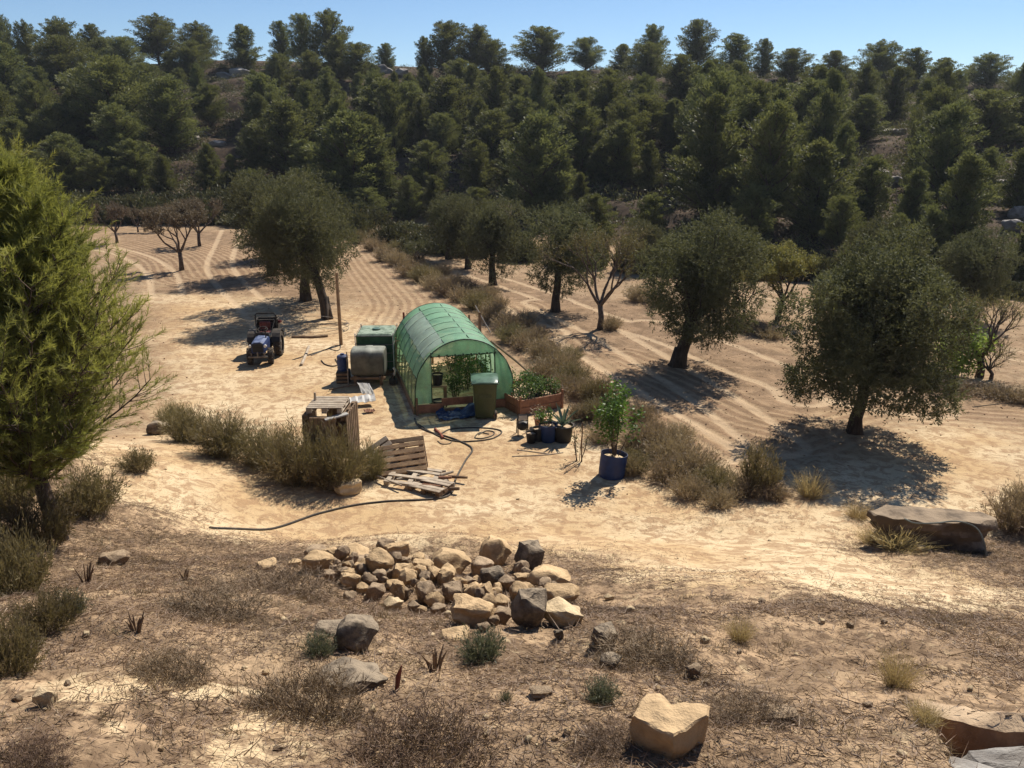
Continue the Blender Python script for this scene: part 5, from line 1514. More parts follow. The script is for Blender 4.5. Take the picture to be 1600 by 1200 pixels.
# wheeled bin
def bin_():
    p = gp(757, 656); q = Vector((p.x, p.y + .25, hz(p.x, p.y + .1)))
    t = thing('wheeled_bin', 'olive green two wheeled bin with dark lid standing before the tunnel', 'bin', q, R(4))
    mb = MB(); V = []; H = .93
    for z, sx, sy in ((.03, .23, .24), (.09, .235, .26), (.88, .285, .335), (.90, .30, .35), (H, .30, .35)):
        for a, b in ((-1, -1), (1, -1), (1, 1), (-1, 1)):
            for k in range(4):
                th = {(-1, -1): 180, (1, -1): 270, (1, 1): 0, (-1, 1): 90}[(a, b)] + k * 30
                V.append((a * (sx - .05) + .05 * math.cos(R(th)), b * (sy - .05) + .05 * math.sin(R(th)), z))
    F = [];
    for j in range(4):
        for i in range(16): F.append((j * 16 + i, j * 16 + (i + 1) % 16, (j + 1) * 16 + (i + 1) % 16, (j + 1) * 16 + i))
    F.append(tuple(range(15, -1, -1))); F.append(tuple(64 + i for i in range(16)))
    mb.add(V, F, True); mb.box((0, -.315, .60), (.30, .012, .10), rot=(R(-5.5), 0, 0), ch=.004); mb.build('body', M['bin'], t)
    mb = MB(); V = []; n = 10
    for j, (yy, zz) in enumerate(((-.40, .925), (-.385, .955), (-.2, 1.0), (.05, 1.02), (.28, 1.0), (.36, .965))):
        for i in range(n + 1):
            u = i / n * 2 - 1; V.append((u * .318, yy, zz - .035 * abs(u) ** 4 * (1 if 0 < j < 5 else .4)))
    F = [(j * (n + 1) + i, j * (n + 1) + i + 1, (j + 1) * (n + 1) + i + 1, (j + 1) * (n + 1) + i) for j in range(5) for i in range(n)]
    mb.add(V, F, True); mb.box((0, -.395, .925), (.62, .02, .04), ch=.005); mb.box((-.315, 0, .95), (.015, .70, .05), ch=.004); mb.box((.315, 0, .95), (.015, .70, .05), ch=.004); mb.build('lid', M['bin_lid'], t)
    mb = MB(); mb.tube([(-.26, .40, .90), (-.26, .46, .93), (.26, .46, .93), (.26, .40, .90)], .015, 8); mb.build('handle', M['bin_lid'], t)
    for s in (-1, 1):
        mb = MB(); mb.tube([(s * .22, -.20 if s > 0 else .30, .10), (s * .275, -.20 if s > 0 else .30, .10)], .10, 20); w = mb.build('wheel', M['rubber'], t)
        mb = MB(); mb.tube([(s * .20, -.20 if s > 0 else .30, .10), (s * .283, -.20 if s > 0 else .30, .10)], .06, 16); mb.build('hub', M['terracotta'], w)
bin_()

# raised bed with plants to the right of the tunnel
def bed():
    a = gp(812, 650); b = gp(872, 638); a.z = b.z = 0; ax = (b - a).normalized(); L = (b - a).length + .1; yw = math.atan2(ax.y, ax.x); z0 = hz(a.x, a.y)
    t = thing('raised_bed', 'reddish board raised bed at the right side of the tunnel', 'planter', (a.x, a.y, z0 - .01), yw)
    D = 1.5
    for k in range(2):
        plank((L / 2, 0, .10 + .19 * k), (L, .035, .18), par=t, name='board'); plank((L / 2, D, .10 + .19 * k), (L, .035, .18), par=t, name='board')
        plank((0, D / 2, .10 + .19 * k), (.035, D - .05, .18), par=t, name='board'); plank((L, D / 2, .10 + .19 * k), (.035, D - .05, .18), par=t, name='board')
    for x in (0, L):
        for y in (-.03, D + .03): plank((x, y, .24), (.05, .05, .50), par=t, name='post', mt='wood_red')
    mb = MB(); mb.box((L / 2, D / 2, .15), (L - .05, D - .05, .28)); mb.build('soil', M['clay'], t)
    T = t.matrix_basis if False else (Matrix.Translation(t.location) @ Matrix.Rotation(yw, 4, 'Z'))
    for i, (x, y, h, l) in enumerate(((.20, .25, .62, 'dense dark plant nearest the tunnel wall in the raised bed'), (.52, .40, .58, 'bushy plant in the front middle of the raised bed'), (.82, .35, .50, 'lower plant at the open corner of the raised bed'),
                                      (.25, .9, .75, 'taller plant against the tunnel in the raised bed'), (.65, .95, .6, 'plant at the back of the raised bed'))):
        q = T @ Vector((x * L / .95, y, .28)); leafy('bed_plant', 90 + i, .34, h, 10, 520, .07, 'tomato', 'green ' + l, 'plant', q, 'plants in the raised bed')
bed()
# slanting rail of boards beside the tunnel, and posts behind
def stick3(name, a, b, r, mt, label, cat, grp=None, n=8):
    mb = MB(); a = Vector(a); b = Vector(b); c = a; rnd = random.Random(int(a.x * 99)); d = (b - a)
    mid = a.lerp(b, .5) + Vector((rnd.gauss(0, .012), rnd.gauss(0, .012), 0)) * d.length
    mb.tube([Vector((0, 0, 0)), mid - a, b - a], [r * 1.05, r, r * .85], n)
    return tag(mb.build(name, M[mt], None, a), label, cat, grp)
def upright(name, px, py, ytop, r, mt, label, cat='post', leanx=0, grp=None):
    p = put_base(px, py); h = height_to(p, ytop)
    return stick3(name, (p.x, p.y, p.z - .05), (p.x + leanx, p.y, p.z + h), r, mt, label, cat, grp)
upright('wooden_post', 533, 539, 426, .055, 'wood', 'tall yellowish wooden post standing before the leaning olive')
upright('rusty_post', 632, 528, 488, .04, 'rust', 'short rusty red post behind the tunnel greenhouse')
upright('fence_post', 750, 522, 488, .05, 'wood_dark', 'dark stake behind the tunnel, the one on the right')
upright('fence_post', 733, 505, 492, .04, 'wood_dark', 'small dark stake just over the tunnel roof')
p = put_base(764, 522)
stick3('pole', (p.x + .05, p.y, p.z + .05), (p.x - .45, p.y + .1, p.z + .95), .018, 'sheet', 'pale thin pole leaning on the dark stake behind the tunnel', 'pole')
a = in_g(RX + .12, 2.9, .95); b = in_g(RX + .95, .9, .30)
stick3('rail', a, b, .03, 'wood_dark', 'dark slanting rail at the right flank of the tunnel', 'rail')
upright('stake', 909, 722, 660, .014, 'wood_dark', 'thin wooden stake supporting the spindly sapling', 'stake')
p = put_base(903, 722); leafy('sapling', 131, .22, .95, 7, 150, .05, 'olive', 'spindly sapling tied to the thin stake', 'plant', p, bottom=.25)
p = put_base(930, 700); 
stick3('stick', put_base(928, 690) + Vector((0, 0, .25)), put_base(962, 694) + Vector((0, 0, .16)), .012, 'wood_grey', 'pale stick lying in the weeds by the sapling', 'stick')

# ------------------------------------------------------------------ water tanks
def tanks():
    p = gp(549, 603); z0 = hz(p.x, p.y); s = zc(p) / FPX; W = 52 * s
    t = thing('water_tank', 'grey round topped tank on a low timber stand', 'tank', (p.x + W / 2, p.y + .35, z0), R(2))
    mb = MB(); r = .40; n = 28
    prof = []
    # barrel lying across, with flattened feet
    for k in range(n):
        a = 2 * math.pi * k / n; ca, sa = math.cos(a), math.sin(a); e = .55 if sa > 0 else .3
        y = .38 * math.copysign(abs(ca) ** e, ca); z = .62 + .36 * math.copysign(abs(sa) ** (e + .1), sa)
        prof.append((y, z))
    xs = [(-W / 2 - .0, .90), (-W / 2 + .03, .985), (-W / 2 + .12, 1.0), (-.10, 1.0), (-.08, 1.03), (.08, 1.03), (.10, 1.0), (W / 2 - .12, 1.0), (W / 2 - .03, .985), (W / 2, .90)]
    V = [(x, y * f, .60 + (z - .60) * f) for x, f in xs for y, z in prof]
    F = [(j * n + i, j * n + (i + 1) % n, (j + 1) * n + (i + 1) % n, (j + 1) * n + i) for j in range(len(xs) - 1) for i in range(n)] + [tuple(range(n)), tuple((len(xs) - 1) * n + i for i in range(n))]
    mb.add(V, F, True); mb.build('body', M['tank'], t)
    for x in (-W / 2 + .10, W / 2 - .10):
        for y in (-.30, .30): plank((x, y, .11), (.08, .08, .24), par=t, name='leg', mt='wood_dark')
        plank((x, 0, .26), (.09, .74, .06), par=t, name='beam', mt='wood_dark')
    plank((0, -.34, .21), (W + .06, .05, .07), par=t, name='crossbar', mt='wood_dark'); plank((0, .34, .21), (W + .06, .05, .07), par=t, name='crossbar', mt='wood_dark')
    mb = MB(); mb.tube([(W / 2 - .12, -.39, .30), (W / 2 - .12, -.44, .28), (W / 2 - .12, -.45, .18)], .022, 8); mb.build('tap', M['steel'], t)
    # boxy container tank wrapped in green netting
    u = thing('container_tank', 'square container tank wrapped in green netting with a pale dusty top', 'tank', (p.x + W / 2 + .06, p.y + 1.42, z0), R(2))
    mb = MB(); mb.box((0, 0, .68), (1.0, 1.15, 1.05), ch=.05); c = mb.build('netted_body', M['net_green'], u)
    for k in range(5):
        zz = .2 + .24 * k; mb = MB(); mb.tube([(-.52, -.595, zz), (.52, -.595, zz), (.52, .595, zz), (-.52, .595, zz), (-.52, -.595, zz)], .009, 5); mb.build('cage_hoop', M['steel'], u)
    for x in (-.515, .515):
        for y in (-.59, .59): mb = MB(); mb.tube([(x, y, .1), (x, y, 1.24)], .012, 6); mb.build('cage_post', M['white'], u)
    for y in (-.45, 0, .45): plank((0, y, .07), (1.04, .12, .13), par=u, name='pallet_block', mt='wood_dark')
    mb = MB(); mb.lathe([(.0, 1.25), (.10, 1.25), (.115, 1.235), (.115, 1.205)], 20); mb.build('cap', M['bin_lid'], u)
    # blue drum on a dark block
    q = put_base(535, 600); v = thing('block_stand', 'dark box under the small blue drum beside the tank', 'box', (q.x, q.y + .2, q.z), R(4))
    mb = MB(); mb.box((0, 0, .16), (.34, .40, .32), ch=.012); mb.build('body', M['black'], v)
    for k in range(3): plank((0, -.208, .06 + .1 * k), (.34, .015, .06), par=v, name='slat', mt='wood_dark')
    d = thing('blue_drum', 'small blue plastic drum on the dark box left of the tanks', 'drum', (q.x, q.y + .2, q.z + .32))
    mb = MB(); mb.lathe([(0, 0), (.13, 0), (.145, .02), (.15, .10), (.142, .12), (.15, .14), (.15, .30), (.142, .32), (.15, .34), (.148, .40), (.12, .43), (.05, .435), (.05, .455), (0, .455)], 24); mb.build('body', M['blue'], d)
    mb = MB(); mb.lathe([(0, .475), (.05, .475), (.055, .456), (.035, .445)], 14); mb.build('cap', M['blue'], d)
    # ladder-like yellow frame and pump fittings between tank and tunnel
    l = thing('yellow_frame', 'rusty yellow frame squeezed between the netted tank and the tunnel', 'frame', (p.x + W + .30, p.y + 1.0, z0), R(-4))
    for x in (-.12, .12): mb = MB(); mb.tube([(x, 0, 0), (x, .1, 1.05)], .018, 6); mb.build('rail', M['wood'], l)
    for k in range(5): mb = MB(); mb.tube([(-.12, .1 * (.15 + .2 * k), .16 + .2 * k), (.12, .1 * (.15 + .2 * k), .16 + .2 * k)], .014, 6); mb.build('rung', M['wood'], l)
    g = thing('pump', 'small pump with white fittings at the tank side', 'pump', (p.x + W + .22, p.y + .12, z0), R(10))
    mb = MB(); mb.box((0, 0, .10), (.22, .16, .14), ch=.02); mb.lathe([(.0, .17), (.06, .17), (.06, .30), (.03, .33), (0, .33)], 14); mb.build('body', M['dark_metal'], g)
    mb = MB(); mb.tube([(.03, -.05, .28), (.06, -.1, .42), (.02, -.12, .5)], .03, 10); mb.build('fitting', M['white'], g)
    stick3('pole', (p.x - .05, p.y - .12, z0), (p.x - .06, p.y - .05, z0 + .95), .018, 'steel', 'thin grey stand pipe at the corner of the round tank', 'pipe')
tanks()
# metal sheets lying in the sun between tank and pallet box
def sheet(px, py, wx, wy, rz, tilt, lab, z=.06, mt='sheet'):
    p = gp(px, py); mb = MB(); n = 16
    V = [((i / n - .5) * wx, j * wy / 4 - wy / 2, .012 * math.sin(i * 2.1) + .03 * mnoise.noise(Vector((i * .3, j * .5, px * .1)))) for j in range(5) for i in range(n + 1)]
    F = [(j * (n + 1) + i, j * (n + 1) + i + 1, (j + 1) * (n + 1) + i + 1, (j + 1) * (n + 1) + i) for j in range(4) for i in range(n)]
    V2 = [(x, y, zz - .006) for x, y, zz in V]; m_ = len(V)
    mb.add(V + V2, F + [tuple(m_ + q for q in f[::-1]) for f in F], False)
    o = mb.build('metal_sheet', M[mt], None, (p.x, p.y, hz(p.x, p.y) + z), 0); o.rotation_euler = (tilt[0], tilt[1], rz)
    return tag(o, lab, 'sheet')
sheet(560, 634, .85, .34, .25, (.22, -.05), 'pale bent metal sheet lying flat behind the pallet box', .16)
sheet(572, 622, .40, .34, .9, (.75, .3), 'pointed grey sheet propped up on the flat one', .26)
sheet(577, 645, .26, .16, .4, (.1, .1), 'scrap of reddish board under the bent sheets', .06, 'wood_red')
stick3('pole', put_base(529, 611) + Vector((-.25, 0, .03)), put_base(562, 606) + Vector((0, 0, .1)), .02, 'wood_dark', 'dark plank end lying left of the round tank', 'plank')

# ------------------------------------------------------------------ tractor
def wheel(t, x, y, r, wdt, rz=0):
    n = 28; mb = MB(); V = []; F = []
    prof = [(.62, -.5), (.90, -.5), (.99, -.36), (1, 0), (.99, .36), (.90, .5), (.62, .5)]
    for k in range(n):
        a = 2 * math.pi * k / n
        for q, u in prof: V.append((u * wdt, q * r * math.cos(a), q * r * math.sin(a)))
    m_ = len(prof)
    for k in range(n):
        for j in range(m_ - 1): F.append((k * m_ + j, k * m_ + j + 1, ((k + 1) % n) * m_ + j + 1, ((k + 1) % n) * m_ + j))
    mb.add(V, F, True)
    for k in range(16):
        a = 2 * math.pi * k / 16
        for s in (-1, 1):
            mb.box((s * wdt * .24, 0, r * 1.005), (wdt * .50, r * .09, r * .09), mat=Matrix.Rotation(a + s * .1, 4, 'X') , rot=(0, 0, s * .6))
    w = thing('wheel_tmp', None, None) if False else None
    o = mb.build('wheel', M['rubber'], t, (x, y, r)); o.rotation_euler = (0, 0, rz)
    mb = MB(); 
    mb.tube([(-wdt * .30, 0, 0), (wdt * .30, 0, 0)], r * .60, 20); mb.tube([(-wdt * .42, 0, 0), (wdt * .42, 0, 0)], r * .16, 10)
    mb.build('rim', M['steel'], o)
    return o
def tractor():
    p = gp(406, 573); z0 = hz(p.x, p.y + .6)
    t = thing('tractor', 'small blue tractor facing the camera in the sandy yard', 'tractor', (p.x - .03, p.y + .05, z0), R(5)); t.scale = (.90, .90, .95)
    # local: front at y=0, rear towards +y
    wheel(t, -.33, .28, .25, .17, .12); wheel(t, .33, .28, .25, .17, .12); wheel(t, -.40, 1.35, .40, .24); wheel(t, .40, 1.35, .40, .24)
    mb = MB()   # bonnet
    V = []; prof = [(-.21, .40), (-.22, .62), (-.19, .72), (-.10, .76), (.10, .76), (.19, .72), (.22, .62), (.21, .40)]
    for y, f, dz in ((.02, .93, -.03), (.06, 1.0, -.01), (.4, 1.02, 0), (.85, 1.04, .03)):
        for x, z in prof: V.append((x * f, y, z + (dz if z > .5 else 0)))
    m_ = 8; F = [(j * m_ + i, j * m_ + i + 1, (j + 1) * m_ + i + 1, (j + 1) * m_ + i) for j in range(3) for i in range(7)] + [tuple(range(8)), tuple(24 + i for i in range(8))]
    mb.add(V, F, False); mb.build('bonnet', M['blue_paint'], t)
    mb = MB(); mb.box((0, .005, .56), (.32, .02, .26), ch=.005)
    for k in range(5): mb.box((0, -.01, .47 + .045 * k), (.30, .015, .014))
    g = mb.build('grille', M['black'], t)
    for s in (-1, 1):
        mb = MB(); mb.tube([(s * .24, .05, .62), (s * .24, -.01, .62)], .045, 14); mb.build('headlight', M['white'], t)
    mb = MB(); mb.box((0, .30, .33), (.26, .56, .16), ch=.02); mb.box((0, .85, .42), (.30, .75, .22), ch=.03); mb.box((0, 1.35, .42), (.40, .35, .30), ch=.03)
    mb.tube([(-.30, .28, .25), (.30, .28, .25)], .04, 8); mb.tube([(-.36, 1.35, .40), (.36, 1.35, .40)], .06, 8); mb.build('chassis', M['dark_metal'], t)
    mb = MB(); mb.box((0, -.06, .30), (.60, .05, .06), ch=.01); mb.box((0, -.08, .38), (.05, .05, .16), ch=.01); mb.box((-.2, -.05, .36), (.04, .05, .12)); mb.box((.2, -.05, .36), (.04, .05, .12)); mb.build('bumper', M['steel'], t)
    for s in (-1, 1):   # mudguards over the rear wheels
        V = []; F = []
        for k in range(9):
            a = R(20 + k * 17.5); y = 1.35 - .46 * math.cos(a); z = .40 + .46 * math.sin(a)
            V += [(s * .26, y, z), (s * .53, y, z), (s * .53, y, z - .03), (s * .26, y, z - .03)]
        for k in range(8):
            b = k * 4; F += [(b, b + 1, b + 5, b + 4), (b + 1, b + 2, b + 6, b + 5), (b + 2, b + 3, b + 7, b + 6), (b + 3, b, b + 4, b + 7)]
        mb = MB(); mb.add(V, F, False); mb.build('mudguard', M['black'], t)
    mb = MB(); mb.box((0, 1.22, .78), (.36, .32, .08), ch=.03); mb.box((0, 1.40, .94), (.36, .08, .30), ch=.03, rot=(R(-8), 0, 0)); mb.build('seat', M['red_paint'], t)
    mb = MB(); mb.tube([(0, .86, .70), (0, .98, .92)], .014, 6)
    c = Vector((0, .98, .93)); pts = [c + Vector((.15 * math.cos(2 * math.pi * k / 18), .13 * math.sin(2 * math.pi * k / 18), .06 * math.sin(2 * math.pi * k / 18))) for k in range(19)]
    mb.tube(pts, .012, 6); mb.tube([c - Vector((.15, 0, 0)), c + Vector((.15, 0, 0))], .009, 5); mb.build('steering_wheel', M['black'], t)
    mb = MB(); mb.tube([(-.32, 1.55, .5), (-.34, 1.58, 1.26), (-.28, 1.58, 1.32), (.28, 1.58, 1.32), (.34, 1.58, 1.26), (.32, 1.55, .5)], .025, 8); mb.tube([(-.31, 1.58, 1.15), (-.22, .9, .66)], .012, 6); mb.tube([(.31, 1.58, 1.15), (.22, .9, .66)], .012, 6); mb.build('roll_bar', M['dark_metal'], t)
    mb = MB(); mb.box((0, .83, .80), (.44, .06, .12), ch=.02); mb.tube([(.16, .6, .74), (.16, .6, 1.0), (.18, .6, 1.05)], .02, 8); mb.build('dashboard', M['black'], t)
    # transport box at the back
    c = thing('carrying_box', 'dark open box carried behind the blue tractor', 'box', (p.x, p.y + .05, z0), R(5)); bpy.data.objects.remove(c)
    mb = MB(); mb.box((0, 2.02, .92), (.72, .04, .36)); mb.box((0, 1.66, .92), (.72, .04, .36)); mb.box((-.35, 1.84, .92), (.04, .34, .36)); mb.box((.35, 1.84, .92), (.04, .34, .36)); mb.box((0, 1.84, .76), (.66, .32, .04)); mb.build('rear_box', M['black'], t)
    mb = MB(); mb.tube([(.36, 1.75, 1.0), (.47, 1.7, 1.02)], .05, 12); mb.build('reflector', M['red_paint'], t)
    mb = MB(); mb.tube([(-.2, 1.5, .45), (-.2, 1.95, .45), (-.2, 2.0, .78)], .03, 6); mb.tube([(.2, 1.5, .45), (.2, 1.95, .45), (.2, 2.0, .78)], .03, 6); mb.build('linkage', M['dark_metal'], t)
tractor()

# ------------------------------------------------------------------ pallets
slat_me = {}
def slab_part(par, name, c, d, mt, rot=(0, 0, 0)):
    key = (tuple(round(q, 3) for q in d), mt)
    if key not in slat_me:
        mb = MB(); mb.box((0, 0, 0), d, ch=.006); o = mb.build(name, M[mt], par); slat_me[key] = o.data
    else: o = link(name, slat_me[key], None, par)
    o.location = c; o.rotation_euler = rot; return o
def pallet(label, loc, rot, group=None, L=1.1, W=.8, mt='wood', mtd=None, nslat=6, blocks=True, skip=(), thin=.11):
    """pallet lying flat in its own frame: slats along x, stringers along y"""
    t = thing('pallet', label, 'pallet', loc, 0, group); t.rotation_euler = rot; mtd = mtd or mt
    for k in range(nslat):
        if k in skip: continue
        y = -W / 2 + .05 + (W - .1) * k / (nslat - 1)
        slab_part(t, 'slat', (0, y, thin), (L, .095, .02), mt, (0, 0, random.Random(k * 3 + len(label)).uniform(-.008, .008)))
    for x in (-L / 2 + .05, 0, L / 2 - .05):
        slab_part(t, 'stringer', (x, 0, thin - .022), (.095, W, .02), mtd)
        slab_part(t, 'runner', (x, 0, .012), (.095, W, .02), mtd)
        for y in (-W / 2 + .07, 0, W / 2 - .07): slab_part(t, 'block', (x, y, thin / 2 - .005), (.095, .12, thin - .046), mtd)
    return t
def pallet_box():
    p = gp(512, 737); z0 = hz(p.x, p.y) - .03; s = zc(p) / FPX; W = 76 * s - .20; H = max(.95, height_to(Vector((p.x, p.y, z0)), 650)); D = .95
    yw = R(-3); Mx = Matrix.Translation((p.x, p.y, z0)) @ Matrix.Rotation(yw, 4, 'Z')
    g = 'pallets nailed into a box'
    for lab, c, rz in (('upright front pallet of the box behind the broom bushes', (0, 0, H / 2), 0), ('upright back pallet of the pallet box', (0, D, H / 2), math.pi),
                       ('upright pallet forming the left side of the pallet box', (-W / 2 + .06, D / 2, H / 2), -math.pi / 2), ('upright pallet forming the right side of the pallet box', (W / 2 - .06, D / 2, H / 2), math.pi / 2)):
        q = Mx @ Vector(c); Ww = (W - .24) if rz in (0, math.pi) else D - .03
        # stand it up: slats vertical, outwards
        t = pallet(lab, q, (0, 0, 0), g, L=H, W=Ww, mt='wood_dark' if rz else 'wood', nslat=7)
        t.rotation_euler = (Matrix.Rotation(yw + rz, 4, 'Z') @ Matrix.Rotation(R(90), 4, 'X') @ Matrix.Rotation(R(90), 4, 'Z')).to_euler()
        sh = Matrix.Rotation(yw + rz, 4, 'Z') @ Vector((0, .0, 0)); t.location = q
    q = Mx @ Vector((-.03, D / 2 - .02, H + .012)); t = pallet('bleached grey pallet lying as a lid on the pallet box', q, (R(-3), 0, yw + R(4)), g, L=W * .92, W=D * .9, mt='wood_grey', nslat=7)
    q = Mx @ Vector((W * .33, -.02, H + .0)); tb = MB(); tb.box((0, 0, 0), (.46, .13, .03), ch=.005); o = tb.build('plank', M['sheet'], None, q, yw + R(32)); o.rotation_euler[1] = R(-6)
    tag(o, 'short pale board lying askew on the corner of the pallet box', 'plank')
    q = Mx @ Vector((-W * .42, D * .6, H + .06)); stick3('batten', q, q + Vector((0, 0, .22)), .025, 'wood_grey', 'short pale batten sticking up at the back of the pallet box', 'batten')
pallet_box()
p = put_base(625, 742)
t = pallet('reddish pallet leaning on end in front of its twin', (p.x + .05, p.y + .14, p.z + .24), (R(40), R(-5), R(10)), 'leaning pallets', L=.90, W=.66, mt='wood', nslat=5)
t2 = pallet('grey pallet leaning behind, nearest the broom bushes', (p.x - .45, p.y + .22, p.z + .22), (R(42), R(-24), R(34)), 'leaning pallets', L=.8, W=.6, mt='wood_grey', nslat=5, mtd='wood_dark')
t3 = pallet('third pallet seen edge on at the back of the leaning ones', (p.x + .03, p.y + .38, p.z + .25), (R(46), R(-4), R(12)), 'leaning pallets', L=.9, W=.66, mt='wood_dark')
p = put_base(645, 757); pallet('broken grey pallet lying flat with missing slats', (p.x, p.y + .1, p.z + .03), (R(4), R(3), R(-12)), 'pallets lying on the ground', L=.95, W=.75, mt='wood_grey', nslat=6, skip=(1, 3))
p = put_base(675, 768); pallet('smaller broken pallet lying nearest the hose', (p.x - .02, p.y + .05, p.z + .02), (R(2), R(-3), R(-32)), 'pallets lying on the ground', L=.75, W=.5, mt='wood_grey', nslat=5, skip=(2,), mtd='wood_dark')
rl = random.Random(8)
for i in range(12):
    q = put_base(660 + rl.uniform(-6, 42), 762 + rl.uniform(-16, 10)); a = rl.uniform(-.5, .9); L = rl.uniform(.2, .45)
    stick3('firewood', q + Vector((0, 0, .06 + rl.random() * .06)), q + Vector((math.cos(a) * L, math.sin(a) * L, .05 + rl.random() * .08)), rl.uniform(.02, .04), rl.choice(['wood_dark', 'wood_grey', 'wood_red']),
           'short billet of firewood heaped on the broken pallet', 'firewood', 'firewood billets on the broken pallet')
for i, (a, b, lab) in enumerate((((590, 752), (628, 768), 'thin board lying left below the flat pallets'), ((620, 757), (672, 748), 'long pale board lying across the broken grey pallet'), ((648, 737), (664, 734), 'dark short stick behind the leaning pallets'))):
    stick3('board', put_base(*a) + Vector((0, 0, .10)), put_base(*b) + Vector((0, 0, .12)), .022, 'wood_grey' if i < 2 else 'wood_dark', lab, 'board')

# ------------------------------------------------------------------ hoses, logs, sticks on the ground
def ground_line(name, pix, r, mt, label, cat, lift=0, n=5):
    pts = [Vector((*gp(*q)[:2], 0)) for q in pix]; pts = smooth_line(pts, n)
    pts = [Vector((q.x, q.y, hz(q.x, q.y) + r * .7 + lift)) for q in pts]
    mb = MB(); o = pts[0].copy(); mb.tube([q - o for q in pts], r, 7)
    return tag(mb.build(name, M[mt], None, o), label, cat)
ground_line('hose', [(328, 827), (370, 828), (415, 829), (450, 820), (500, 803), (560, 790), (610, 784), (680, 781), (705, 772), (712, 750), (728, 720), (738, 702), (718, 690), (695, 682), (672, 676), (655, 668), (648, 655)], .020, 'hose', 'long black hose winding from the slope up to the tunnel', 'hose')
ground_line('hose', [(650, 662), (670, 674), (690, 684), (712, 690), (740, 690), (770, 686), (784, 676), (772, 671), (740, 669), (705, 671), (690, 678)], .017, 'hose', 'black hose looping in a wide oval before the tunnel', 'hose')
ground_line('hose', [(748, 680), (760, 674), (772, 676), (768, 682), (752, 686), (742, 684), (750, 677), (764, 679)], .014, 'hose', 'small tangle of hose right inside the wide oval', 'hose')
ground_line('hose', [(684, 690), (690, 694), (702, 694), (706, 690)], .012, 'hose', 'short curl of pipe below the hose fork', 'hose')
ground_line('pipe', [(680, 672), (688, 680), (692, 686)], .035, 'rust', 'thick rusty pipe stub at the hose fork', 'pipe')
ground_line('hose', [(486, 556), (510, 546), (522, 541), (532, 541), (528, 548), (516, 546)], .014, 'hose', 'thin hose curling at the foot of the tall wooden post', 'hose')
ground_line('hose', [(502, 564), (508, 570), (520, 573), (528, 570), (524, 562)], .020, 'rubber', 'black half ring of hose left of the blue drum', 'hose')
ground_line('stick', [(800, 714), (850, 712), (880, 708)], .012, 'wood_grey', 'long pale stick lying on the sand before the pots', 'stick')
ground_line('stick', [(808, 704), (840, 708), (862, 711)], .012, 'wood_grey', 'second pale stick crossing the long one before the pots', 'stick')
ground_line('log', [(471, 572), (477, 558), (483, 543)], .045, 'wood_grey', 'pale log lying on the sand right of the tractor', 'log')
ground_line('beam', [(456, 528), (490, 528), (512, 526)], .05, 'wood_dark', 'dark beam lying in the shade of the leaning olive', 'beam')
ground_line('pipe', [(600, 560), (618, 590), (632, 612)], .012, 'steel', 'thin pale pipe sloping along the left flank of the tunnel', 'pipe', .25)
ground_line('wire', [(1520, 636), (1560, 632), (1620, 628)], .010, 'hose', 'thin irrigation line running out at the right edge', 'hose')
def wirespool():
    p = put_base(510, 516)
    t = thing('wire_roll', 'loose roll of fencing wire at the foot of the leaning olive', 'wire roll', (p.x, p.y, p.z))
    for k in range(6):
        mb = MB(); c = Vector((0, 0, .04 + .06 * k)); pts = [c + Vector((.75 * math.cos(a) * (1 + .06 * math.sin(k + 3 * a)), .45 * math.sin(a), .10 * math.sin(a + k))) for a in [2 * math.pi * j / 26 for j in range(27)]]
        mb.tube(pts, .008, 4); mb.build('loop', M['steel'], t)
wirespool()

# ------------------------------------------------------------------ pots, drum, chair
p = put_base(830, 694); pot('plant_pot', (p.x, p.y + .1, p.z), .12, .24, 'black', 'smaller of the two black empty pots, on the left'); 
p = put_base(839, 692); pot('plant_pot', (p.x + .03, p.y + .14, p.z), .13, .30, 'black', 'larger black pot beside the blue pot')
p = put_base(857, 694); pot('plant_pot', (p.x, p.y + .2, p.z), .20, .40, 'blue', 'blue pot in the middle of the plant group')
leafy('pot_plant', 141, .26, .46, 8, 260, .07, 'citrus', 'dark leafy plant rising from the blue pot', 'plant', (p.x + .02, p.y + .25, p.z + .34), bottom=.2)
p = put_base(845, 676); pot('plant_pot', (p.x, p.y + .4, p.z), .15, .22, 'terracotta', 'terracotta pot behind the two black pots')
leafy('pot_plant', 142, .24, .34, 8, 160, .05, 'dry', 'pinkish withered plant in the terracotta pot', 'plant', (p.x, p.y + .4, p.z + .18), bottom=.3)
p = put_base(880, 695); pot('plant_pot', (p.x, p.y + .25, p.z), .24, .38, 'black', 'big black tub holding the spiky agave')
def agave():
    q = (p.x, p.y + .25, p.z + .34); t = thing('agave', 'spiky blue green agave in the big black tub', 'plant', q)
    for k in range(16):
        a = k * 2.399; tilt = .25 + .75 * (k / 16); L = .55 - .12 * (k / 16); mb = MB(); V = []; F = []
        for j in range(7):
            f = j / 6; th = tilt * (1 + .3 * f); rr = L * f * math.sin(th); zz = L * f * math.cos(th); w_ = .045 * (1 - f) ** .7 * (1 if f > .1 else .7) + .001
            sx, sy = -math.sin(a) * w_, math.cos(a) * w_; cx, cy = math.cos(a) * rr, math.sin(a) * rr
            V += [(cx + sx, cy + sy, zz + .012), (cx, cy, zz - .012), (cx - sx, cy - sy, zz + .012)]
        for j in range(6):
            b = j * 3; F += [(b, b + 1, b + 4, b + 3), (b + 1, b + 2, b + 5, b + 4)]
        mb.add(V, F, True); mb.build('blade', M['agave'], t)
agave()
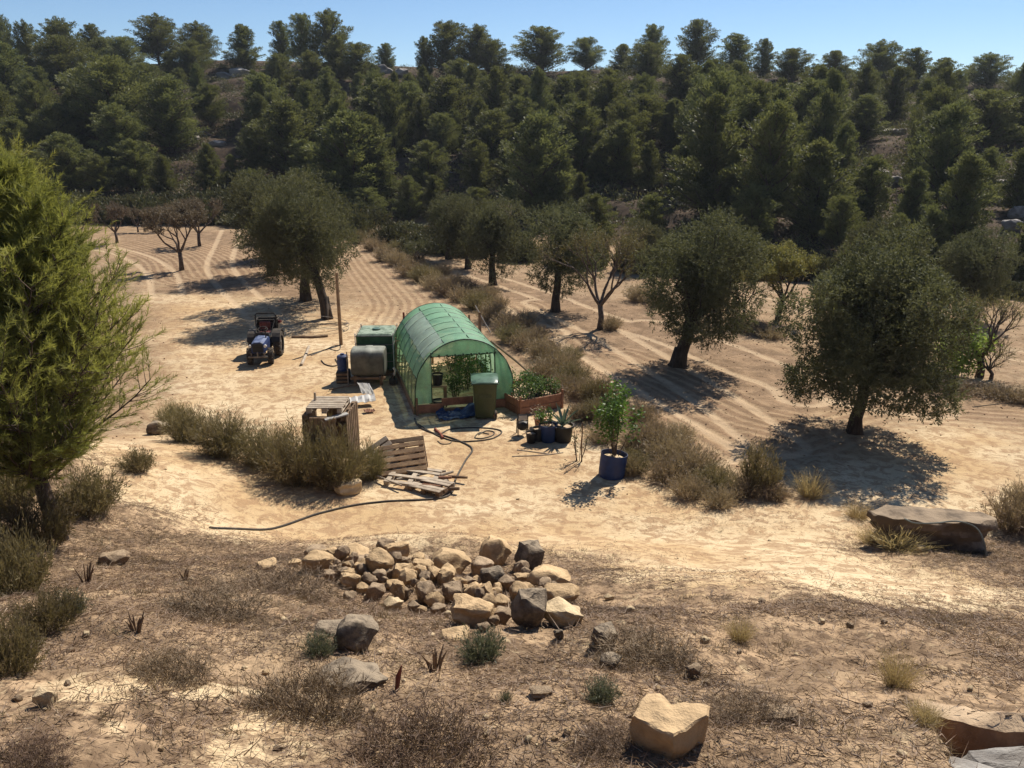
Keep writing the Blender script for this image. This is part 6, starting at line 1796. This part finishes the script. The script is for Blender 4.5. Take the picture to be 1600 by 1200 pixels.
def brazier():
    p = put_base(817, 681); t = thing('wire_stand', 'little metal stand holding a round black pot before the raised bed', 'stand', (p.x, p.y, p.z), R(8))
    for sx in (-.11, .11):
        mb = MB(); mb.tube([(sx, 0, 0), (sx, 0, .48), (sx * .8, .02, .53)], .012, 6); mb.build('leg', M['dark_metal'], t); mb = MB(); mb.tube([(sx, .22, 0), (sx, .16, .36)], .012, 6); mb.build('leg', M['dark_metal'], t)
    mb = MB(); mb.tube([(-.11, 0, .50), (.11, 0, .50)], .014, 6); mb.tube([(-.11, 0, .36), (.11, 0, .36)], .010, 6); mb.build('crossbar', M['dark_metal'], t)
    mb = MB(); mb.box((0, 0, .43), (.19, .012, .11), ch=.003); mb.build('plate', M['sheet'], t)
    mb = MB(); mb.lathe([(0, .12), (.07, .13), (.12, .18), (.135, .24), (.12, .30), (.07, .33), (0, .335)], 20, mat=Matrix.Translation((0, .06, 0))); mb.build('round_pot', M['black'], t)
brazier()
def half_barrel():
    p = put_base(957, 750); t = thing('blue_barrel', 'blue half barrel used as planter, tilted at the edge of the dry bank', 'barrel', (p.x, p.y + .22, p.z - .02)); t.rotation_euler = (R(-3), R(6), 0)
    mb = MB(); r = .265; H = .49
    mb.lathe([(0, 0), (r * .93, 0), (r * .97, .03), (r, .16), (r * .985, .18), (r, .20), (r * 1.0, .38), (r * .985, .40), (r, .42), (r * 1.0, H), (r * .965, H), (r * .96, H - .10)], 32); mb.build('body', M['blue'], t)
    mb = MB(); mb.lathe([(r * .96, H - .10), (r * .5, H - .07), (0, H - .08)], 24); mb.build('soil', M['rock_pale'], t)
    q = Vector((p.x + .06, p.y + .26, p.z + .42))
    f = leafy('citrus_tree', 151, .47, height_to(p, 588) - .36, 13, 1700, .085, 'citrus', 'bright green young fruit tree growing from the blue half barrel', 'tree', q, base=.15, bottom=.28)
half_barrel()


# ------------------------------------------------------------------ thin dusty air
def haze():
    mb = MB(); zt = 30.0; zb = -9.0
    V = [(x, y, z) for x in (-1100, 1100) for y in (-60, 1100) for z in (zb, zt)]
    mb.add(V, [(0, 1, 3, 2), (4, 6, 7, 5), (0, 4, 5, 1), (2, 3, 7, 6), (0, 2, 6, 4), (1, 5, 7, 3)], False)
    m = bpy.data.materials.new('haze'); m.use_nodes = True; N = m.node_tree.nodes; L = m.node_tree.links; N.clear()
    o = N.new('ShaderNodeOutputMaterial'); v = N.new('ShaderNodeVolumePrincipled')
    v.inputs['Color'].default_value = (.80, .88, 1.0, 1); v.inputs['Density'].default_value = .00025; v.inputs['Anisotropy'].default_value = .3
    L.new(v.outputs[0], o.inputs['Volume'])
    tag(mb.build('haze', m), 'thin pale haze over the valley', 'haze', kind='stuff')
haze()
